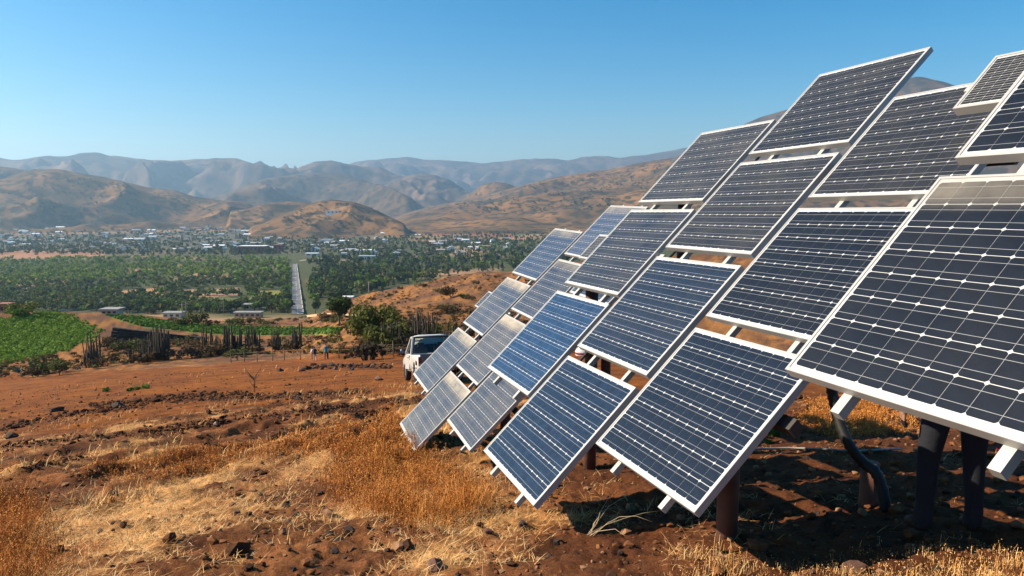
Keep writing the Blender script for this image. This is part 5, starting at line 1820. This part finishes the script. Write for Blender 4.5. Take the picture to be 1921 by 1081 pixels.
x1, y1 = scatter(90000, 2.4, 13.5, 1.15, .42, .5)
x2, y2 = scatter(75000, 2.4, 9.5, 1.1, .22, .6, 1)
x3, y3 = scatter(16000, 9, 24, 1.0, .45, .4, 2, -40, 6)
grass_object('dry_grass', [blades('g', x1, y1, .055, .0014, 1.0, PAL), blades('g', x3, y3, .14, .0045, .7, PAL[[0, 1, 2]])])
x4, y4 = scatter(5000, 18, 75, 1.0, .62, .5, 3, -40, 4)
wk = np.hypot(x4, y4)
grass_object('track_grass', [blades('t', x4[wk < 40], y4[wk < 40], .16, .007, .7, PAL[[0, 1, 3]]), blades('t', x4[wk >= 40], y4[wk >= 40], .28, .018, .7, PAL[[0, 1, 3]])])
grass_object('straw_litter', [blades('s', x2, y2, .095, .0014, 1.44, PAL[[0, 2, 2, 1]], .06)])


def in_poly_points(poly, n):
    xs = [q[0] for q in poly]; ys = [q[1] for q in poly]
    X, Y = [], []
    px_, py_ = RNG.uniform(min(xs), max(xs), n * 3), RNG.uniform(min(ys), max(ys), n * 3)
    ok = inpoly(px_, py_, poly)
    for a, b in zip(px_[ok][:n], py_[ok][:n]):
        p = hit(a, b)
        if p is not None and p.length < 26: X.append(p.x); Y.append(p.y)
    return np.array(X), np.array(Y)


def weeds(name, poly, n, h, pal, heads=7, pre=500):
    """Fine branching stalks with small seed heads: fluffy from a distance."""
    X, Y = in_poly_points(poly, pre)
    k = RNG.integers(0, len(X), n)
    d0 = np.hypot(X, Y)[k]
    x = X[k] + RNG.normal(0, .10, n); y = Y[k] + RNG.normal(0, .16, n)
    clump = np.clip(.60 + .85 * fbm(x * 2.3, y * 2.3, 3, 90) + .35 * fbm(x * 7, y * 7, 2, 91), .12, 1.35)
    hh = h * clump * RNG.uniform(.55, 1.1, n)
    z = height(x, y)
    V, Q, C = blades('w', x, y, 1.0, .0013, .32, pal)
    V = V.reshape(n, 6, 3)
    base = V[:, :1, :].copy()
    V = base + (V - base) * hh[:, None, None]
    tw = .0013 * (d0 / 6)
    sdv = (V[:, 1] - V[:, 0])
    sdv = sdv / np.maximum(np.linalg.norm(sdv, axis=1), 1e-9)[:, None] * tw[:, None]
    for i in (0, 2, 4):
        mid = (V[:, i] + V[:, i + 1]) / 2
        V[:, i] = mid - sdv; V[:, i + 1] = mid + sdv
    stem = V.reshape(-1, 3)
    # heads along the upper stalk
    t_ = RNG.random((n, heads)) ** .7
    A, B = (V[:, 2] + V[:, 3])[:, None] / 2, (V[:, 4] + V[:, 5])[:, None] / 2
    P = A + (B - A) * t_[..., None] + RNG.normal(0, 1, (n, heads, 3)) * (h * .13)
    P = P.reshape(-1, 3)
    m = len(P)
    sz = (.0042 * np.repeat(d0 / 6, heads) * RNG.uniform(.6, 1.5, m))[:, None]
    e1 = RNG.normal(size=(m, 3)); e1 /= np.linalg.norm(e1, axis=1)[:, None]
    e2 = np.cross(e1, RNG.normal(size=(m, 3))); e2 /= np.linalg.norm(e2, axis=1)[:, None]
    HV = np.stack([P - e1 * sz, P + e2 * sz * .6, P + e1 * sz, P - e2 * sz * .6], 1).reshape(-1, 3)
    HQ = np.arange(4 * m).reshape(m, 4)
    HC = np.repeat(pal[RNG.integers(0, len(pal), m)] * RNG.uniform(.7, 1.25, m)[:, None], 4, 0)
    o = bpy.data.objects.new(name, np_mesh(name, np.concatenate([stem, HV]), np.concatenate([Q, HQ + len(stem)]), [M['straw']], cols=np.concatenate([C, HC])))
    link(o)
    o['kind'] = 'stuff'


ORANGE = np.array([(.50, .165, .024), (.56, .215, .040), (.36, .105, .016), (.62, .29, .08)])
weeds('orange_weeds', [(622, 868), (652, 828), (720, 812), (770, 845), (840, 880), (905, 925), (900, 962), (850, 985), (770, 985), (690, 960), (636, 925)], 9500, .19, ORANGE, 9)
weeds('orange_weeds', [(-60, 935), (10, 928), (48, 960), (66, 1030), (62, 1110), (-60, 1110)], 4200, .22, ORANGE, 9)
weeds('orange_weeds', [(160, 880), (300, 855), (420, 838), (520, 828), (500, 862), (380, 890), (240, 905)], 2600, .10, ORANGE, 6)
weeds('orange_weeds', [(520, 842), (560, 812), (660, 792), (700, 800), (640, 830), (560, 860)], 1900, .11, ORANGE, 6)
weeds('orange_weeds', [(690, 800), (730, 770), (770, 800), (750, 830)], 1500, .14, ORANGE, 6)
weeds('orange_weeds', [(1490, 790), (1530, 745), (1640, 750), (1710, 790), (1700, 812), (1560, 822)], 3600, .13, ORANGE, 7)
weeds('gold_stubble', [(1290, 1060), (1480, 1085), (1700, 1050), (1930, 1040), (1960, 1120), (1250, 1120)], 3000, .08, PAL[[0, 1, 2]], 3)
xs_, ys_ = in_poly_points([(90, 940), (170, 935), (270, 915), (300, 940), (180, 955)], 240)
grass_object('cut_stubble', [blades('c', xs_, ys_, .13, .0035, .5, PAL[[2, 2, 0]], .1)])

# ------------------------------------------------------------------ single small plants
M['twig'] = mat('bleached_twig', (.46, .34, .20), .85, 0, .2, 9)
p = hit(1105, 1005)
e = empty('dead_twig_bush', p)
tag(e, 'bleached dead twigs arching over the module shadow', 'twigs')
for i in range(8):
    a = random.uniform(-.9, 1.2); l = random.uniform(.2, .6); up = random.uniform(.5, 1.1)
    pts = [Vector((math.cos(a) * l * t, math.sin(a) * l * t, l * up * (t - .62 * t * t))) for t in (0, .25, .5, .75, 1)]
    pts = [q + Vector((random.gauss(0, .012), random.gauss(0, .012), random.gauss(0, .008))) for q in pts]
    MB().tube(pts, [.0022, .002, .0017, .0014, .0008], 5).obj('twig', M['twig'], e, True)
p = hit(478, 742)
e = empty('bare_sapling', p)
tag(e, 'thin bare sapling on the red track', 'sapling')
k_ = 60 / F * p.length
for i in range(9):
    a = random.uniform(0, 6.28); z0 = random.uniform(.2, .6) * k_; l = random.uniform(.25, .5) * k_
    MB().tube([(0, 0, z0 * .4), (0, 0, z0), (math.cos(a) * l * .5, math.sin(a) * l * .5, z0 + l * .5), (math.cos(a) * l * .8, math.sin(a) * l * .8, z0 + l)], [.014, .012, .007, .003], 5).obj('branch', M['bark'], e, True)
for a, b, h, lab in ((1452, 818, 16, 'small green weed on the soil between two arrays'), (1442, 834, 10, 'tiny green weed below the other weed between arrays'), (200, 735, 8, 'green weed tuft at the rim of the red track'), (243, 734, 7, 'small green weed tuft on the red track'), (256, 732, 7, 'roundish green weed tuft on the red track'), (274, 729, 9, 'broadest green weed tuft on the red track')):
    p = hit(a, b)
    e = empty('green_weed', p)
    tag(e, lab, 'weed')
    V, Q = leaf_cloud(70, [(0, 0, .4, .8, .8, .4)], .22, np.random.default_rng(int(a)))
    s_ = h / F * p.length
    link(bpy.data.objects.new('foliage', np_mesh('foliage', V * s_, Q, [LEAF['lawn']])), e)
